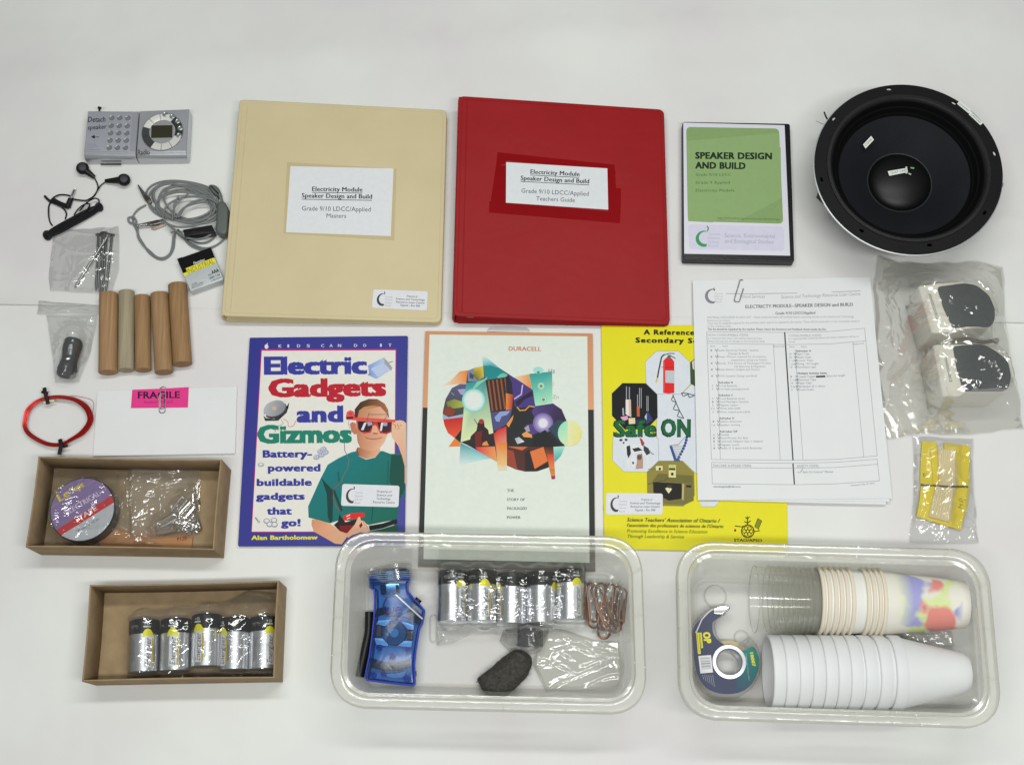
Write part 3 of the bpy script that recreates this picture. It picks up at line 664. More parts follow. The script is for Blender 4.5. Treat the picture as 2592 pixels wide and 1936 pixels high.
tray([(97, 1154.4), (561.4, 1162.3), (541.8, 1391.7), (64.4, 1383.8)], HB, 'open brown cardboard box holding a tape roll and paper clips', (320, 1280))
tray([(226.9, 1479.5), (705.9, 1468.4), (695.2, 1715.6), (206.9, 1724.2)], HB, 'open brown cardboard box with five batteries, nearest the bottom left', (460, 1600))

def taperoll():
    h = .020; z0 = .006
    c = P(*C5(690, 820), z0+h); r = .0385
    t = thing('tape_roll', (c.x, c.y, z0), 'roll of black electrical tape with purple, red and silver label', 'tape roll')
    link('tape', MB().lathe([(.0001, 0), (r-.001, 0), (r, .001), (r, h-.001), (r-.001, h), (.0001, h)], (c.x, c.y, z0), n=56), M('black_tape', (18, 19, 24), .3, bump=.05), t)
    rr = .0372
    pr = Pr(place=lambda x, y, k: Vector((c.x+x*rr, c.y-y*rr, z0+h+k*3e-5)))
    pr.ell(0, 0, 1, 1, (128, 108, 152), 48)
    def band(a, b, col, n=14):                                      # stripe of the disc between two signed distances along d
        d = Vector((.52, .85)); e = Vector((.85, -.52)); A = []; 
        ua, ub = math.acos(max(-1, min(1, a))), math.acos(max(-1, min(1, b)))
        A = [d*cos(ua+(ub-ua)*i/n)+e*sin(ua+(ub-ua)*i/n) for i in range(n+1)]+[d*cos(ub+(ua-ub)*i/n)-e*sin(ub+(ua-ub)*i/n) for i in range(n+1)]
        pr.poly([tuple(v) for v in A], col)
    band(.12, .36, (186, 44, 46)); band(.36, .999, (176, 180, 186)); band(-.62, -.60, (150, 130, 180))
    pr.text('Le', (-.72, -.28), (-.42, -.46), .26, (206, 190, 40), bold=.05); pr.text('Tape', (-.36, -.52), (.02, -.75), .2, (206, 190, 40), bold=.04)
    pr.text('ELECTRICAL', (-.45, .16), (.55, -.44), .17, (210, 196, 222), bold=.03); pr.text('TAPE', (-.05, .36), (.48, .02), .16, (235, 220, 225), bold=.03); pr.text('18 mm x 10 m', (-.1, .75), (.55, .36), .1, (90, 92, 100))
    pr.link('label_print', t, print_mat('foil_ink', .28, .3, .25))
    return disc_h((c.x, c.y), r, z0+h)
th = taperoll()
cd = WP(R3, [(480, 520), (1140, 560), (1130, 655), (560, 668)], .006)
t = thing('sandpaper_piece', P(*R3(800, 600), .003), 'orange brown piece of sandpaper under the bags in the cardboard box', 'sandpaper')
link('sheet', MB().prism(cd, .003, .0055, .0003), M('sandpaper', (158, 116, 80), .8, var=.1, bump=.4, bs=1500), t)
pr = Pr(R3, .0056, k0=2); pr.text('P120', (1040, 606), (1100, 600), 22, (120, 60, 24), bold=.04); pr.text('FINE', (760, 628), (840, 630), 20, (120, 60, 24), bold=.03); pr.link('lettering', t)
mb = bag_mesh((jag(R3, [(236, 135), (500, 140), (742, 146)]), jag(R3, [(742, 146), (738, 400), (760, 560), (985, 650)]), jag(R3, [(150, 640), (400, 648), (640, 652), (985, 650)]), jag(R3, [(236, 135), (228, 300), (200, 500), (150, 640)])), .0062-.003, [th, poly_h([(v.x, v.y) for v in cd], .0056)], 21, n=90, m=90, amp=.0034, fold=12, loose=.002, wob=.003)
solo('plastic_bag', mb, film('bag_film_d', haze=.05, rough=.09, base=.02, crinkle=.75), 'crinkled clear bag around the tape roll in the upper cardboard box', 'plastic bag', 'clear plastic bags')
CL = [((1045, 720), (1030, 1075), .012, .3), ((1150, 740), (1125, 1060), .014, -.2), ((600, 1215), (985, 1110), .011, .2), ((590, 1150), (900, 1010), .013, .5), ((640, 1080), (960, 900), .016, -.4), ((850, 900), (1080, 620), .014, .3), ((1230, 500), (1265, 780), .012, .9), ((1190, 860), (1290, 1180), .013, .4), ((880, 1060), (1200, 1200), .016, .7), ((1000, 960), (1220, 700), .018, -.5), ((1080, 1150), (1270, 1010), .012, 0)]
CLAB = ['upright paper clip at the middle of the clip pile', 'upright paper clip right of the middle one in the pile', 'paper clip at the lower left tip of the clip pile', 'paper clip just above the lower left tip of the pile', 'paper clip along the upper left slope of the pile', 'paper clip rising to the top of the pile', 'paper clip at the very top right of the pile', 'paper clip at the right edge of the pile', 'paper clip crossing the bottom of the pile', 'paper clip lying slantwise on top of the pile', 'paper clip at the lower right corner of the pile']
ch = []
for (a, b, z, ti), lab in zip(CL, CLAB):
    z -= .004
    solo('paper_clip', clip_at(a, b, z, w=.009, r=.00055, tilt=ti, cr=C6), CHROME, lab, 'paper clip', 'steel paper clips in a small clear bag'); ch.append(cap_h(P(*C6(*a), z), P(*C6(*b), z), .005, z+.003))
mb = bag_mesh(q4(C6, (190, 148), (1315, 152), (1300, 1258), (178, 1288)), .0062, ch, 33, n=90, m=90, amp=.0026, fold=13, loose=.002)
solo('plastic_bag', mb, film('bag_film_e', haze=.12, rough=.07, base=.015, crinkle=.42), 'square clear bag of steel paper clips in the upper cardboard box', 'plastic bag', 'clear plastic bags')

# ------------------------------------------------------------------ large batteries
RB = .0171
def battery():
    t = thing('large_battery', (0, 0, 0), 'x', 'battery')
    z = Vector((0, 0, 0)); Y = (0, 1, 0)
    link('casing', MB().lathe([(.0001, -.0298), (.0148, -.0298), (RB, -.0288), (RB, .0127)], z, Y, 44), M('battery_foil', (206, 208, 212), .27, .85, var=.03), t, Vector((0, 0, 0)))
    bb = link('top_band', MB().lathe([(RB+.00005, .0125), (RB+.00005, .0280), (.0158, .0292), (.0120, .0294), (.0118, .0288), (.0001, .0288)], z, Y, 44), M('battery_black', (20, 22, 24), .26, .1, var=.1), t, Vector((0, 0, 0)))
    link('terminal', MB().lathe([(.0052, .0286), (.0050, .0312), (.0044, .0316), (.0001, .0316)], z, Y, 24), CHROME, t, Vector((0, 0, 0)))
    def pl(x, y, k):
        a = x/(RB*1000); r = RB+.00006+k*3e-5; return Vector((r*sin(a), -y/1000, r*cos(a)))
    pr = Pr(place=pl, strip=1.6)
    pr.poly([(.6, -8), (1, -13), (3.6, -17), (7, -18), (10, -16.6), (12.6, -12.5), (13.4, -7), (11, -8.5), (3.2, -9)], (220, 214, 40))
    pr.poly([(3, -8.6), (5, -9.8), (7.5, -10), (10, -9.2), (11.4, -7.8), (11.4, 25), (3, 25)], (214, 216, 220))
    pr.poly([(11.6, 24), (11.6, -6), (13.6, -6), (13.6, 24)], (176, 158, 60))
    pr.text('Energizer', (10.2, 23.5), (10.2, -7.6), 6.0, (28, 30, 30), bold=.015, shear=.2)
    pr.text('ALKALINE', (15.9, 20), (15.9, 2), 2, (80, 80, 80))
    for i, x in enumerate((-13, -11.6, -10.2, -8.8)): pr.line([(x, -8+i), (x, 21-i)], .45, (120, 122, 128))
    pr.text('+', (2.2, -22.2), (4.4, -22.2), 2.6, (210, 214, 214), bold=.02); pr.text('D', (5.8, -21.8), (8.2, -21.8), 3.2, (225, 228, 228), bold=.02)
    pr.poly([(1.6, -21), (9.6, -21), (9.6, -19.2), (1.6, -19.2)], (196, 200, 200)); pr.text('1.5 V LR20', (2, -19.5), (9.2, -19.5), 1.2, (30, 30, 30))
    pr.text('INDUSTRIAL', (-14, -20), (-4, -20), 2, (150, 154, 154)); pr.line([(-14, -18.6), (-4, -18.6)], .3, (130, 134, 134))
    pr.link('label_print', t, print_mat('foil_label_ink', .26, .2, .15))
    return t
BAT = battery(); ORG[BAT.name] = Vector((0, 0, 0)); used = [False]
def put_battery(a, b, cr, zf, roll, label, group, used=used):
    z = zf+RB; p, q = P(*cr(*a), z), P(*cr(*b), z); y = (p-q).normalized(); x = y.cross(Vector((0, 0, 1))).normalized(); zz = x.cross(y)
    R = (Matrix((x, y, zz)).transposed() @ Matrix.Rotation(roll, 3, 'Y')).to_4x4(); R.translation = (p+q)/2
    if used[0]: c = copy_thing(BAT, R, label); 
    else: BAT.matrix_world = R; BAT['label'] = label; used[0] = True; c = BAT
    c['group'] = group; return cap_h(p, q, RB, z+RB)
bh = []
for x0, x1, yt, yb, roll, lab in ((735, 920, 1105, 1455, 0.1, 'leftmost battery in the cardboard box, its bright label to the right'), (940, 1120, 1100, 1445, -.35, 'second battery from the left in the cardboard box'), (1138, 1320, 1075, 1415, -.75, 'middle battery, pushed highest in the cardboard box'), (1322, 1500, 1092, 1440, -1.1, 'fourth battery from the left in the cardboard box'), (1512, 1690, 1082, 1440, .15, 'rightmost battery, against the cardboard box wall')):
    xm = (x0+x1)/2; bh.append(put_battery((xm+2, yt+28), (xm-6, yb-18), R3, .0038, roll, lab, 'large batteries bagged in the cardboard box'))
mb = bag_mesh((jag(R3, [(722, 1085), (860, 1045), (1060, 1022), (1300, 1018), (1500, 925), (1690, 940)]), jag(R3, [(1690, 940), (1690, 1200), (1688, 1470)]), jag(R3, [(712, 1490), (1000, 1500), (1300, 1492), (1688, 1470)]), jag(R3, [(722, 1085), (722, 1300), (712, 1490)])), .0030, bh, 41, n=90, m=100, amp=.0024, fold=14, loose=.004, puff=.0004)
solo('plastic_bag', mb, film('bag_film_f', haze=.05, rough=.07, base=.01), 'clear bag over five batteries in the lower cardboard box', 'plastic bag', 'clear plastic bags')
# ------------------------------------------------------------------ ring binders
def plane_z(pts):
    """affine height through the corner heights of a sloping cover (least squares)"""
    A = np.array([[x, y, 1] for x, y, z in pts]); c, *_ = np.linalg.lstsq(A, np.array([z for x, y, z in pts]), rcond=None); return lambda x, y: float(c[0]*x+c[1]*y+c[2])
def sticker(pr, q, lines, logo=(58, 60, 62), pale=(150, 152, 156)):
    """white property sticker with the apple-shaped board emblem; q is its corner quad in art coordinates"""
    A = bil(q); S = Pr(); 
    def pp(u, v): return A(u, v)
    m = rrect([A(0, 0), A(1, 0), A(1, 1), A(0, 1)], (Vector(A(0, 0))-Vector(A(0, 1))).length*.1, 4); pr.poly([tuple(v) for v in m], (233, 234, 240))
    out = [(.18+.105*cos(a), .54+.34*sin(a)) for a in np.linspace(radians(285), radians(75), 14)]; inn = [(.20+.085*cos(a), .50+.27*sin(a)) for a in np.linspace(radians(75), radians(290), 14)]
    pr.poly([pp(*p) for p in out+inn], logo); pr.line([pp(.205, .10), pp(.215, .14), pp(.207, .24)], (Vector(A(0, 0))-Vector(A(0, 1))).length*.05, logo)
    hh = (Vector(A(0, 0))-Vector(A(0, 1))).length
    for i, w in enumerate(('Toronto', 'District', 'School', 'Board')): pr.text(w, pp(.235, .42+i*.155), pp(.235+(.14, .135, .12, .10)[i], .42+i*.155), hh*.085, pale)
    for i, (w, u0, u1) in enumerate(lines): pr.text(w, pp(u0, .34+i*.165), pp(u1, .34+i*.165), hh*.10, (70, 72, 76), bold=.01, shear=.25)
LINES4 = [('Property of', .62, .82), ('Science and Technology', .42, .96), ('Resource Loan Centre', .43, .95), ('Tippett - Rm 908', .51, .87)]
def binder(cr, top, H, col, label, inner, wel, name, lowr):
    """top: corner pixels TL TR BR BL of the cover; H their heights"""
    C = [P(*cr(*p), h) for p, h in zip(top, H)]; zf = plane_z([(v.x, v.y, v.z) for v in C]); q = [v.to_2d() for v in C]
    t = thing('ring_binder', ((q[0]+q[2])/2).to_3d(), label, 'binder', 'ring binders')
    mat = M(name, col, .55, var=.03, vs=18, bump=.10, bs=700, spec=.2, b2=.28, b2s=13)
    rr = [Vector(q[0]), Vector(q[1]), Vector(q[2]), Vector(q[3])]
    top_p = rrect(rr, .007, 5)
    sag = lambda x, y: zf(x, y)
    link('front_cover', MB().prism(top_p, lambda x, y: zf(x, y)-.0034, zf, .0013, .0012), mat, t)
    link('back_cover', MB().prism(rrect([Vector(v) for v in q], .007, 5), .0006, .0038, .0012, .001), mat, t)
    # rounded spine on the left
    a, b = q[0], q[3]; n = (q[0]-q[1]).normalized(); rs = []
    for i in range(13):
        u = i/12; c = a.lerp(b, .004+.992*u); h = zf(c.x, c.y); ring = []
        for k in range(9):
            w = k/8; ring.append(Vector((*(c+n*(.0004+.0022*sin(pi*w))-n*.001), .0012+(h-.0022)*w)))
        for k in range(9):
            w = 1-k/8; ring.append(Vector((*(c+n*(.0004+.0022*sin(pi*w))-n*.0036), .0012+(h-.0022)*w)))
        rs.append(ring)
    link('spine', MB().rings(rs), mat, t)
    # welded border and hinge line, slightly sunk groove drawn as fine beads
    for d in wel:
        pl = rrect(offs(rr, -d), .006, 4); link('welt', MB().tube([Vector((p.x, p.y, zf(p.x, p.y)-.00025)) for p in pl], .0007, 6, closed=True), mat, t)
    for d in (.011,):
        p0, p1 = rr[0].lerp(rr[1], d/(rr[0]-rr[1]).length), rr[3].lerp(rr[2], d/(rr[3]-rr[2]).length); p0, p1 = p0.lerp(p1, .02), p1.lerp(p0, .02)
        link('hinge_line', MB().tube([Vector((*p0.lerp(p1, s/6), zf(*p0.lerp(p1, s/6))-.0002)) for s in range(7)], .0008, 6), mat, t)
    # paper inside and the ring metal
    cx = offs(rr, -.010); 
    link('paper_block', MB().prism([cx[0].lerp(cx[1], .05), cx[1].lerp(cx[0], .04), cx[2].lerp(cx[3], .04), cx[3].lerp(cx[2], .05)], .0045, inner), WHITEP, t)
    for u in (.02, .35, .7, .975):
        c = rr[0].lerp(rr[3], u)+(rr[1]-rr[0]).normalized()*.022; h = min(.010, zf(c.x, c.y)*.36)
        link('ring', MB().tube([Vector((c.x+h*cos(a), c.y+.001, .005+h*.9+h*.8*sin(a))) for a in np.linspace(0, 2*pi, 15)[:-1]], .0014, 6, closed=True), CHROME, t)
    return t, zf, rr
t, zf, _ = binder(R4, [(176, 82), (1575, 158), (1536, 1588), (52, 1546)], (.030, .016, .013, .024), (191, 179, 143), 'beige vinyl ring binder with a white title card in a pocket', .010, (.0045,), 'beige_vinyl', 0)
pk = WP(R4, [(500, 515), (1234, 545), (1217, 1022), (474, 990)], .0225)
link('card_pocket', MB().prism(sq(pk), lambda x, y: zf(x, y)+.0001, lambda x, y: zf(x, y)+.0004), M('pocket_vinyl', (182, 168, 130), .22, var=.02), t)
pr = Pr(R4, zf, dz=1.5e-5, k0=30)
pr.poly([(521, 537), (1216, 553), (1197, 1008), (490, 982)], (230, 232, 235)); blk = (46, 46, 50)
pr.link('title_card', t); pr = Pr(R4, zf, dz=1.5e-5, k0=36)
pr.text('Electricity Module', (668, 705), (1006, 710), 30, blk, bold=.03); pr.line([(666, 714), (1006, 719)], 4, blk)
pr.text('Speaker Design and Build', (598, 749), (1070, 757), 30, blk, bold=.03); pr.line([(596, 760), (1071, 768)], 4, blk)
pr.text('Grade 9/10 LDCC/Applied', (598, 836), (1062, 843), 30, (80, 80, 84)); pr.text('Masters', (764, 884), (896, 886), 28, (80, 80, 84)); pr.link('lettering', t)
pr = Pr(R4, zf, dz=1.5e-5, k0=10); sticker(pr, [(1080, 1366), (1447, 1380), (1440, 1508), (1070, 1490)], LINES4); pr.link('property_sticker', t)

t, zf, _ = binder(R5, [(108, 55), (1494, 158), (1536, 1600), (70, 1548)], (.040, .018, .013, .027), (139, 20, 24), 'bright red ring binder with a taped white title card', .011, (.0045,), 'red_vinyl', 0)
tape = M('red_under_tape', (126, 6, 12), .16, var=.05)
for pts in ([(372, 458), (1160, 517), (1170, 580), (1118, 575), (1112, 552), (430, 510), (425, 530), (362, 555)], [(362, 548), (430, 545), (428, 783), (440, 865), (315, 858)], [(318, 785), (428, 783), (1118, 830), (1204, 826), (1200, 905), (314, 858)], [(1112, 568), (1166, 570), (1172, 672), (1206, 674), (1204, 840), (1118, 832)]):
    w = [P(*R5(*p), .026) for p in pts]; link('tape_strip', MB().prism(sq(w), lambda x, y: zf(x, y)-.0002, (lambda k: (lambda x, y: zf(x, y)+.00012+k))(len(pts)*3e-5+pts[0][0]*1e-7)), tape, t)
pr = Pr(R5, zf, dz=1.5e-5, k0=30); pr.poly([(430, 510), (1112, 552), (1118, 830), (428, 783)], (232, 236, 240)); pr.link('title_card', t, print_mat('glossy_card', .2, .3))
pr = Pr(R5, zf, dz=1.5e-5, k0=36)
pr.text('Electricity Module', (594, 588), (924, 605), 29, blk, bold=.03); pr.line([(592, 597), (924, 614)], 4, blk)
pr.text('Speaker Design and Build', (528, 630), (988, 654), 29, blk, bold=.03); pr.line([(527, 640), (989, 664)], 4, blk)
pr.text('Grade 9/10 LDCC/Applied', (532, 716), (986, 738), 29, (84, 84, 88)); pr.text('Teachers Guide', (632, 768), (892, 780), 28, (84, 84, 88)); pr.link('lettering', t)

# ------------------------------------------------------------------ blue book
def book(name, corners, cr, zt, label, cat, mat, z0=.0006, bev=.0004, rad=.001, pages=True):
    q = sq(WP(cr, corners, zt)); t = thing(name, P(*cr(*((corners[0][0]+corners[2][0])/2, (corners[0][1]+corners[2][1])/2)), 0), label, cat)
    link('front_cover', MB().prism(rrect([Vector(p) for p in q], rad, 2), zt-.0006, zt, bev*.3), mat, t)
    if pages: link('pages', MB().prism(offs(q, -.0007), z0+.0006, zt-.0006), WHITEP, t)
    link('back_cover', MB().prism(q, z0, z0+.0006), mat, t); return t
zt = .0055
t = book('book', [(122, 72), (1280, 58), (1257, 1592), (36, 1596)], B1, zt, 'thin blue bordered book showing a boy in red goggles', 'book', M('blue_cover', (44, 48, 130), .45, spec=.3, var=.02))
pr = Pr(B1, zt); navy = (52, 56, 142); red = (172, 28, 44); grn = (26, 118, 98)
pr.poly([(206, 157), (1197, 156), (1184, 1494), (134, 1497)], (200, 40, 110)); pr.poly([(211, 168), (1191, 165), (1179, 1490), (138, 1492)], (232, 230, 222))
E = [((K, x)) for K, x in zip('KIDSCANDOIT', (334, 401, 470, 541, 646, 708, 770, 888, 954, 1080, 1140))]
for ch_, x in E: pr.text(ch_, (x, 144-(x-334)*.008), (x+(8 if ch_ == 'I' else 22), 144-(x-334)*.008), 22, (205, 205, 225), bold=.03)
pr.ell(245, 137, 14, 17, (226, 226, 232)); pr.line([(246, 122), (256, 110)], 4, (226, 226, 232))
pr.text('Electric', (240, 338), (970, 332), 122, navy, bold=.055, space=.95); pr.text('Gadgets', (272, 503), (1110, 494), 124, red, bold=.055, space=.95)
pr.text('and', (478, 688), (796, 686), 112, navy, bold=.055); pr.text('Gizmos', (188, 842), (860, 836), 124, grn, bold=.055, space=.95)
for s, a, b, c in (('Battery-', (222, 948), (574, 946), 50), ('powered', (260, 1050), (636, 1049), 50), ('buildable', (178, 1156), (572, 1154), 48), ('gadgets', (173, 1258), (520, 1256), 48), ('that', (252, 1366), (426, 1365), 50), ('go!', (357, 1452), (490, 1451), 50)): pr.text(s, a, b, c, (50, 54, 140), bold=.05)
pr.text('Alan Bartholomew', (137, 1552), (618, 1549), 30, (236, 226, 60), bold=.045)
pr.link('cover_print', t, GLOSSINK)
pr = Pr(B1, zt, k0=22)
pr.grad([(990, 275), (1110, 215), (1170, 300), (1050, 375), (1000, 350)], (990, 300), (120, 145, 200), (1150, 280), (190, 205, 225)); pr.poly([(1010, 300), (1095, 255), (1140, 320), (1060, 358)], (186, 200, 228)); pr.line([(1110, 262), (1172, 246)], 6, (120, 120, 130)); pr.line([(990, 345), (1010, 335)], 9, (110, 115, 130)); pr.poly([(1100, 222), (1130, 240), (1168, 290), (1160, 315), (1120, 270)], (150, 150, 158))
pr.poly([(220, 638), (240, 660), (300, 668), (350, 650), (405, 590), (412, 545), (395, 620), (330, 680), (235, 682)], (48, 48, 52)); pr.poly(ell(310, 600, 88, 62, 28, rot=-.35), (52, 52, 56)); pr.grad(ell(305, 590, 84, 56, 28, rot=-.35), (230, 560), (170, 172, 178), (380, 620), (120, 122, 128)); pr.ell(302, 588, 17, 16, (196, 160, 140)); pr.ell(378, 541, 12, 11, (200, 200, 205)); pr.ell(232, 640, 11, 10, (200, 200, 205))
pr.line(catmull([(368, 664, 0), (402, 690, 0), (405, 720, 0), (440, 718, 0), (464, 675, 0)], 4) and [tuple(v[:2]) for v in catmull([(368, 664, 0), (402, 690, 0), (405, 720, 0), (440, 718, 0), (464, 675, 0)], 4)], 4, (190, 90, 100)); pr.line([(352, 672), (370, 700), (330, 720), (305, 765)], 4, (120, 120, 130))
for x, y in ((612, 948), (650, 930), (640, 905), (678, 912), (662, 888)): pr.ell(x, y, 24, 19, (150, 152, 172), 16, -.2); pr.ell(x-2, y-2, 15, 11, (190, 192, 205), 14); pr.ell(x-2, y-2, 7, 5, (140, 142, 160), 10)
pr.ell(204, 1002, 24, 16, (160, 162, 170), 14); pr.ell(204, 999, 14, 8, (210, 210, 214), 12)
pr.line([(162, 1388), (186, 1418)], 10, (130, 130, 138)); pr.ell(188, 1420, 12, 10, (170, 170, 178)); 
for x, y in ((246, 1415), (268, 1440), (300, 1410), (304, 1442)): pr.ell(x, y, 24, 20, (140, 140, 150), 14); pr.ell(x, y-2, 17, 13, (208, 208, 212), 12)
pr.link('cover_print', t, GLOSSINK)
# the boy printed on the cover
pr = Pr(D7, zt, k0=40); sk = (214, 164, 130); sk2 = (178, 118, 88); teal = (24, 110, 112); tdk = (18, 66, 62)
pr.grad([(885, 290), (935, 275), (985, 268), (1020, 276), (1050, 300), (1048, 960), (1035, 940), (1020, 860), (1035, 840), (1000, 640), (968, 545), (905, 460), (886, 400)], (900, 300), (228, 190, 160), (1040, 700), (204, 152, 120))
pr.grad([(460, 612), (520, 598), (535, 650), (620, 690), (720, 668), (762, 600), (800, 598), (880, 628), (1000, 628), (1034, 760), (1032, 920), (1035, 1050), (985, 1110), (950, 1330), (650, 1390), (560, 1350), (330, 1340), (235, 1372), (4, 1310), (0, 1190), (130, 900), (210, 745), (330, 672)], (300, 700), (22, 112, 116), (900, 1330), (20, 92, 76))
pr.poly([(890, 640), (1000, 640), (1034, 760), (1034, 1010), (985, 1108), (900, 1000), (870, 900)], (20, 72, 62)); pr.poly([(140, 880), (180, 930), (270, 1020), (262, 1340), (235, 1372), (210, 1300), (200, 1060)], (16, 58, 56)); pr.line([(320, 820), (335, 930)], 18, (18, 84, 84)); pr.line([(860, 700), (850, 950)], 14, (20, 84, 80)); pr.line([(695, 1190), (680, 1360)], 10, (18, 70, 64)); pr.line([(270, 1010), (360, 1240)], 26, (18, 60, 56))
pr.poly([(650, 1398), (800, 1372), (950, 1324), (958, 1372), (800, 1425), (660, 1450)], (16, 26, 30)); pr.poly([(655, 1455), (800, 1430), (960, 1380), (970, 1460), (655, 1470)], (22, 84, 66))
pr.grad([(522, 560), (770, 560), (768, 608), (720, 664), (620, 682), (540, 650), (522, 610)], (520, 600), (150, 92, 66), (700, 620), (212, 160, 128))                       # neck
pr.grad([(40, 1330), (110, 1335), (235, 1376), (330, 1440), (415, 1480), (430, 1500), (360, 1596), (290, 1590), (60, 1460), (36, 1390)], (60, 1340), (196, 134, 100), (380, 1560), (226, 176, 140))      # forearm
pr.grad([(514, 250), (550, 130), (700, 90), (830, 150), (858, 240), (850, 420), (820, 500), (760, 575), (700, 598), (620, 590), (560, 570), (530, 500), (518, 400)], (540, 350), (176, 118, 88), (760, 350), (226, 176, 144))   # face
pr.poly([(446, 310), (470, 286), (510, 300), (520, 410), (500, 424), (465, 390)], (180, 110, 82))
pr.grad([(496, 250), (500, 150), (560, 75), (650, 40), (740, 42), (820, 90), (858, 160), (862, 240), (835, 190), (770, 120), (700, 110), (600, 125), (545, 170), (525, 260)], (500, 60), (44, 32, 26), (800, 160), (150, 96, 62))   # hair
pr.grad([(540, 170), (600, 125), (700, 108), (780, 122), (700, 136), (600, 160)], (560, 160), (178, 140, 84), (760, 110), (170, 112, 74))
pr.poly([(405, 225), (415, 180), (450, 160), (490, 175), (500, 238), (640, 245), (930, 262), (936, 292), (700, 276), (480, 268), (410, 262)], (214, 74, 70)); pr.ell(452, 202, 38, 36, (222, 84, 76)); pr.ell(455, 200, 18, 16, (190, 60, 56)); pr.poly([(405, 235), (480, 228), (485, 250), (410, 256)], (60, 30, 34))
pr.poly([(520, 275), (900, 285), (895, 395), (840, 418), (770, 408), (735, 330), (700, 325), (672, 400), (600, 412), (540, 380)], (186, 50, 46)); pr.grad([(534, 280), (700, 284), (684, 350), (650, 394), (570, 392), (538, 360)], (540, 280), (30, 18, 26), (680, 390), (66, 36, 46)); pr.grad([(742, 290), (892, 292), (886, 385), (835, 402), (772, 392)], (742, 290), (34, 20, 28), (880, 390), (70, 40, 50))
pr.poly([(600, 296), (628, 290), (592, 376), (566, 372)], (236, 236, 240)); pr.poly([(782, 296), (806, 292), (790, 382), (768, 384)], (236, 236, 240)); pr.poly([(630, 286), (684, 288), (690, 318), (642, 330)], (160, 150, 168)); pr.poly([(800, 292), (850, 294), (846, 330), (806, 330)], (160, 150, 168))
pr.line([(632, 272), (652, 190), (660, 208), (840, 206), (858, 196), (868, 250)], 5, (70, 60, 60)); pr.line([(812, 272), (846, 215)], 5, (70, 60, 60))
pr.grad([(690, 330), (720, 320), (738, 345), (748, 400), (720, 412), (682, 404)], (690, 340), (206, 150, 118), (745, 400), (232, 180, 150)); pr.poly([(690, 402), (745, 406), (740, 418), (700, 416)], (140, 76, 62)); pr.line([(616, 452), (640, 464), (700, 470), (770, 462), (795, 450)], 8, (150, 76, 66)); pr.line([(655, 482), (740, 482)], 7, (206, 136, 116))
pr.line([(905, 300), (940, 330), (930, 360)], 8, (170, 108, 84)); pr.line([(950, 310), (975, 340), (960, 372)], 8, (176, 112, 86)); pr.line([(985, 310), (1000, 335)], 7, (184, 120, 92)); pr.line([(520, 580), (540, 648)], 14, (110, 66, 50))
pr.line([(436, 262), (432, 310), (446, 360)], 5, (150, 140, 140)); pr.line([(388, 512), (392, 590), (436, 690), (425, 780), (385, 850), (340, 940)], 7, (110, 100, 100)); pr.line([(340, 940), (270, 1010), (265, 1110), (300, 1190), (345, 1240)], 6, (150, 50, 44))
pr.poly([(275, 1390), (320, 1350), (335, 1270), (350, 1300), (400, 1360), (520, 1330), (510, 1395), (450, 1450), (400, 1476), (340, 1455)], (36, 26, 28)); pr.poly([(375, 1290), (450, 1266), (570, 1256), (608, 1268), (606, 1302), (500, 1322), (390, 1345)], (204, 38, 34)); pr.poly([(330, 1400), (500, 1392), (440, 1462), (400, 1476), (345, 1452)], (116, 22, 24)); pr.line([(408, 1300), (450, 1280)], 10, (220, 210, 210)); pr.line([(415, 1325), (450, 1312)], 8, (220, 210, 210))
pr.grad([(415, 1482), (470, 1420), (500, 1385), (535, 1310), (555, 1300), (565, 1340), (600, 1350), (640, 1400), (656, 1440), (640, 1470), (560, 1468), (470, 1500), (425, 1530)], (450, 1450), (212, 158, 128), (640, 1420), (238, 192, 164)); pr.poly([(545, 1395), (575, 1360), (584, 1395), (560, 1425)], (120, 20, 26)); pr.line([(590, 1350), (610, 1400)], 5, (180, 120, 96)); pr.line([(620, 1385), (640, 1430)], 5, (180, 120, 96))
pr.link('cover_photo', t, GLOSSINK)
pr = Pr(D7, zt, k0=110); sticker(pr, [(366, 950), (980, 970), (968, 1200), (352, 1184)], [('Property of', .61, .87), ('Science and', .61, .88), ('Technology', .61, .86), ('Resource Centre', .55, .93)]); pr.link('property_sticker', t)

# ------------------------------------------------------------------ story booklet
zt = .0034
t = book('booklet', [(95, 72), (1188, 88), (1205, 1642), (47, 1608)], B2, zt, 'white booklet with a copper and black border and collage cover', 'booklet', M('copper_card', (188, 134, 96), .42, .15, var=.04))
link('index_tab', MB().prism(sq(WP(B2, [(500, 76), (506, 56), (530, 46), (640, 42), (750, 50), (772, 62), (777, 82)], .0016)), .0008, .0018, .0002), M('tab_grey', (170, 168, 172), .35, .25), t)
pr = Pr(B2, zt); wh = (228, 236, 226)
pr.poly([(78, 572), (1195, 586), (1205, 1642), (47, 1608)], (42, 44, 42)); pr.poly([(122, 95), (1153, 107), (1168, 1585), (82, 1560)], wh)
pr.text('DURACELL', (640, 200), (850, 202), 26, (186, 128, 104), bold=.04)
for s, x1, y in (('THE', 674, 1122), ('STORY OF', 745, 1181), ('PACKAGED', 758, 1239), ('POWER', 716, 1298)): pr.text(s, (629, y), (x1, y), 18, (66, 64, 66), bold=.025)
pr.text('O', (918, 430), (936, 430), 24, (150, 150, 145)); pr.text('Hg', (900, 342), (942, 342), 24, (120, 125, 120)); pr.text('Zn', (926, 513), (966, 515), 24, (150, 150, 145)); pr.link('cover_print', t)
pr = Pr(D6, zt, k0=12); T1, T2, OR, OR2, RD, BK, PU, VI = (30, 128, 132), (142, 204, 180), (232, 148, 66), (214, 120, 52), (206, 48, 42), (34, 36, 36), (66, 52, 116), (110, 96, 160)
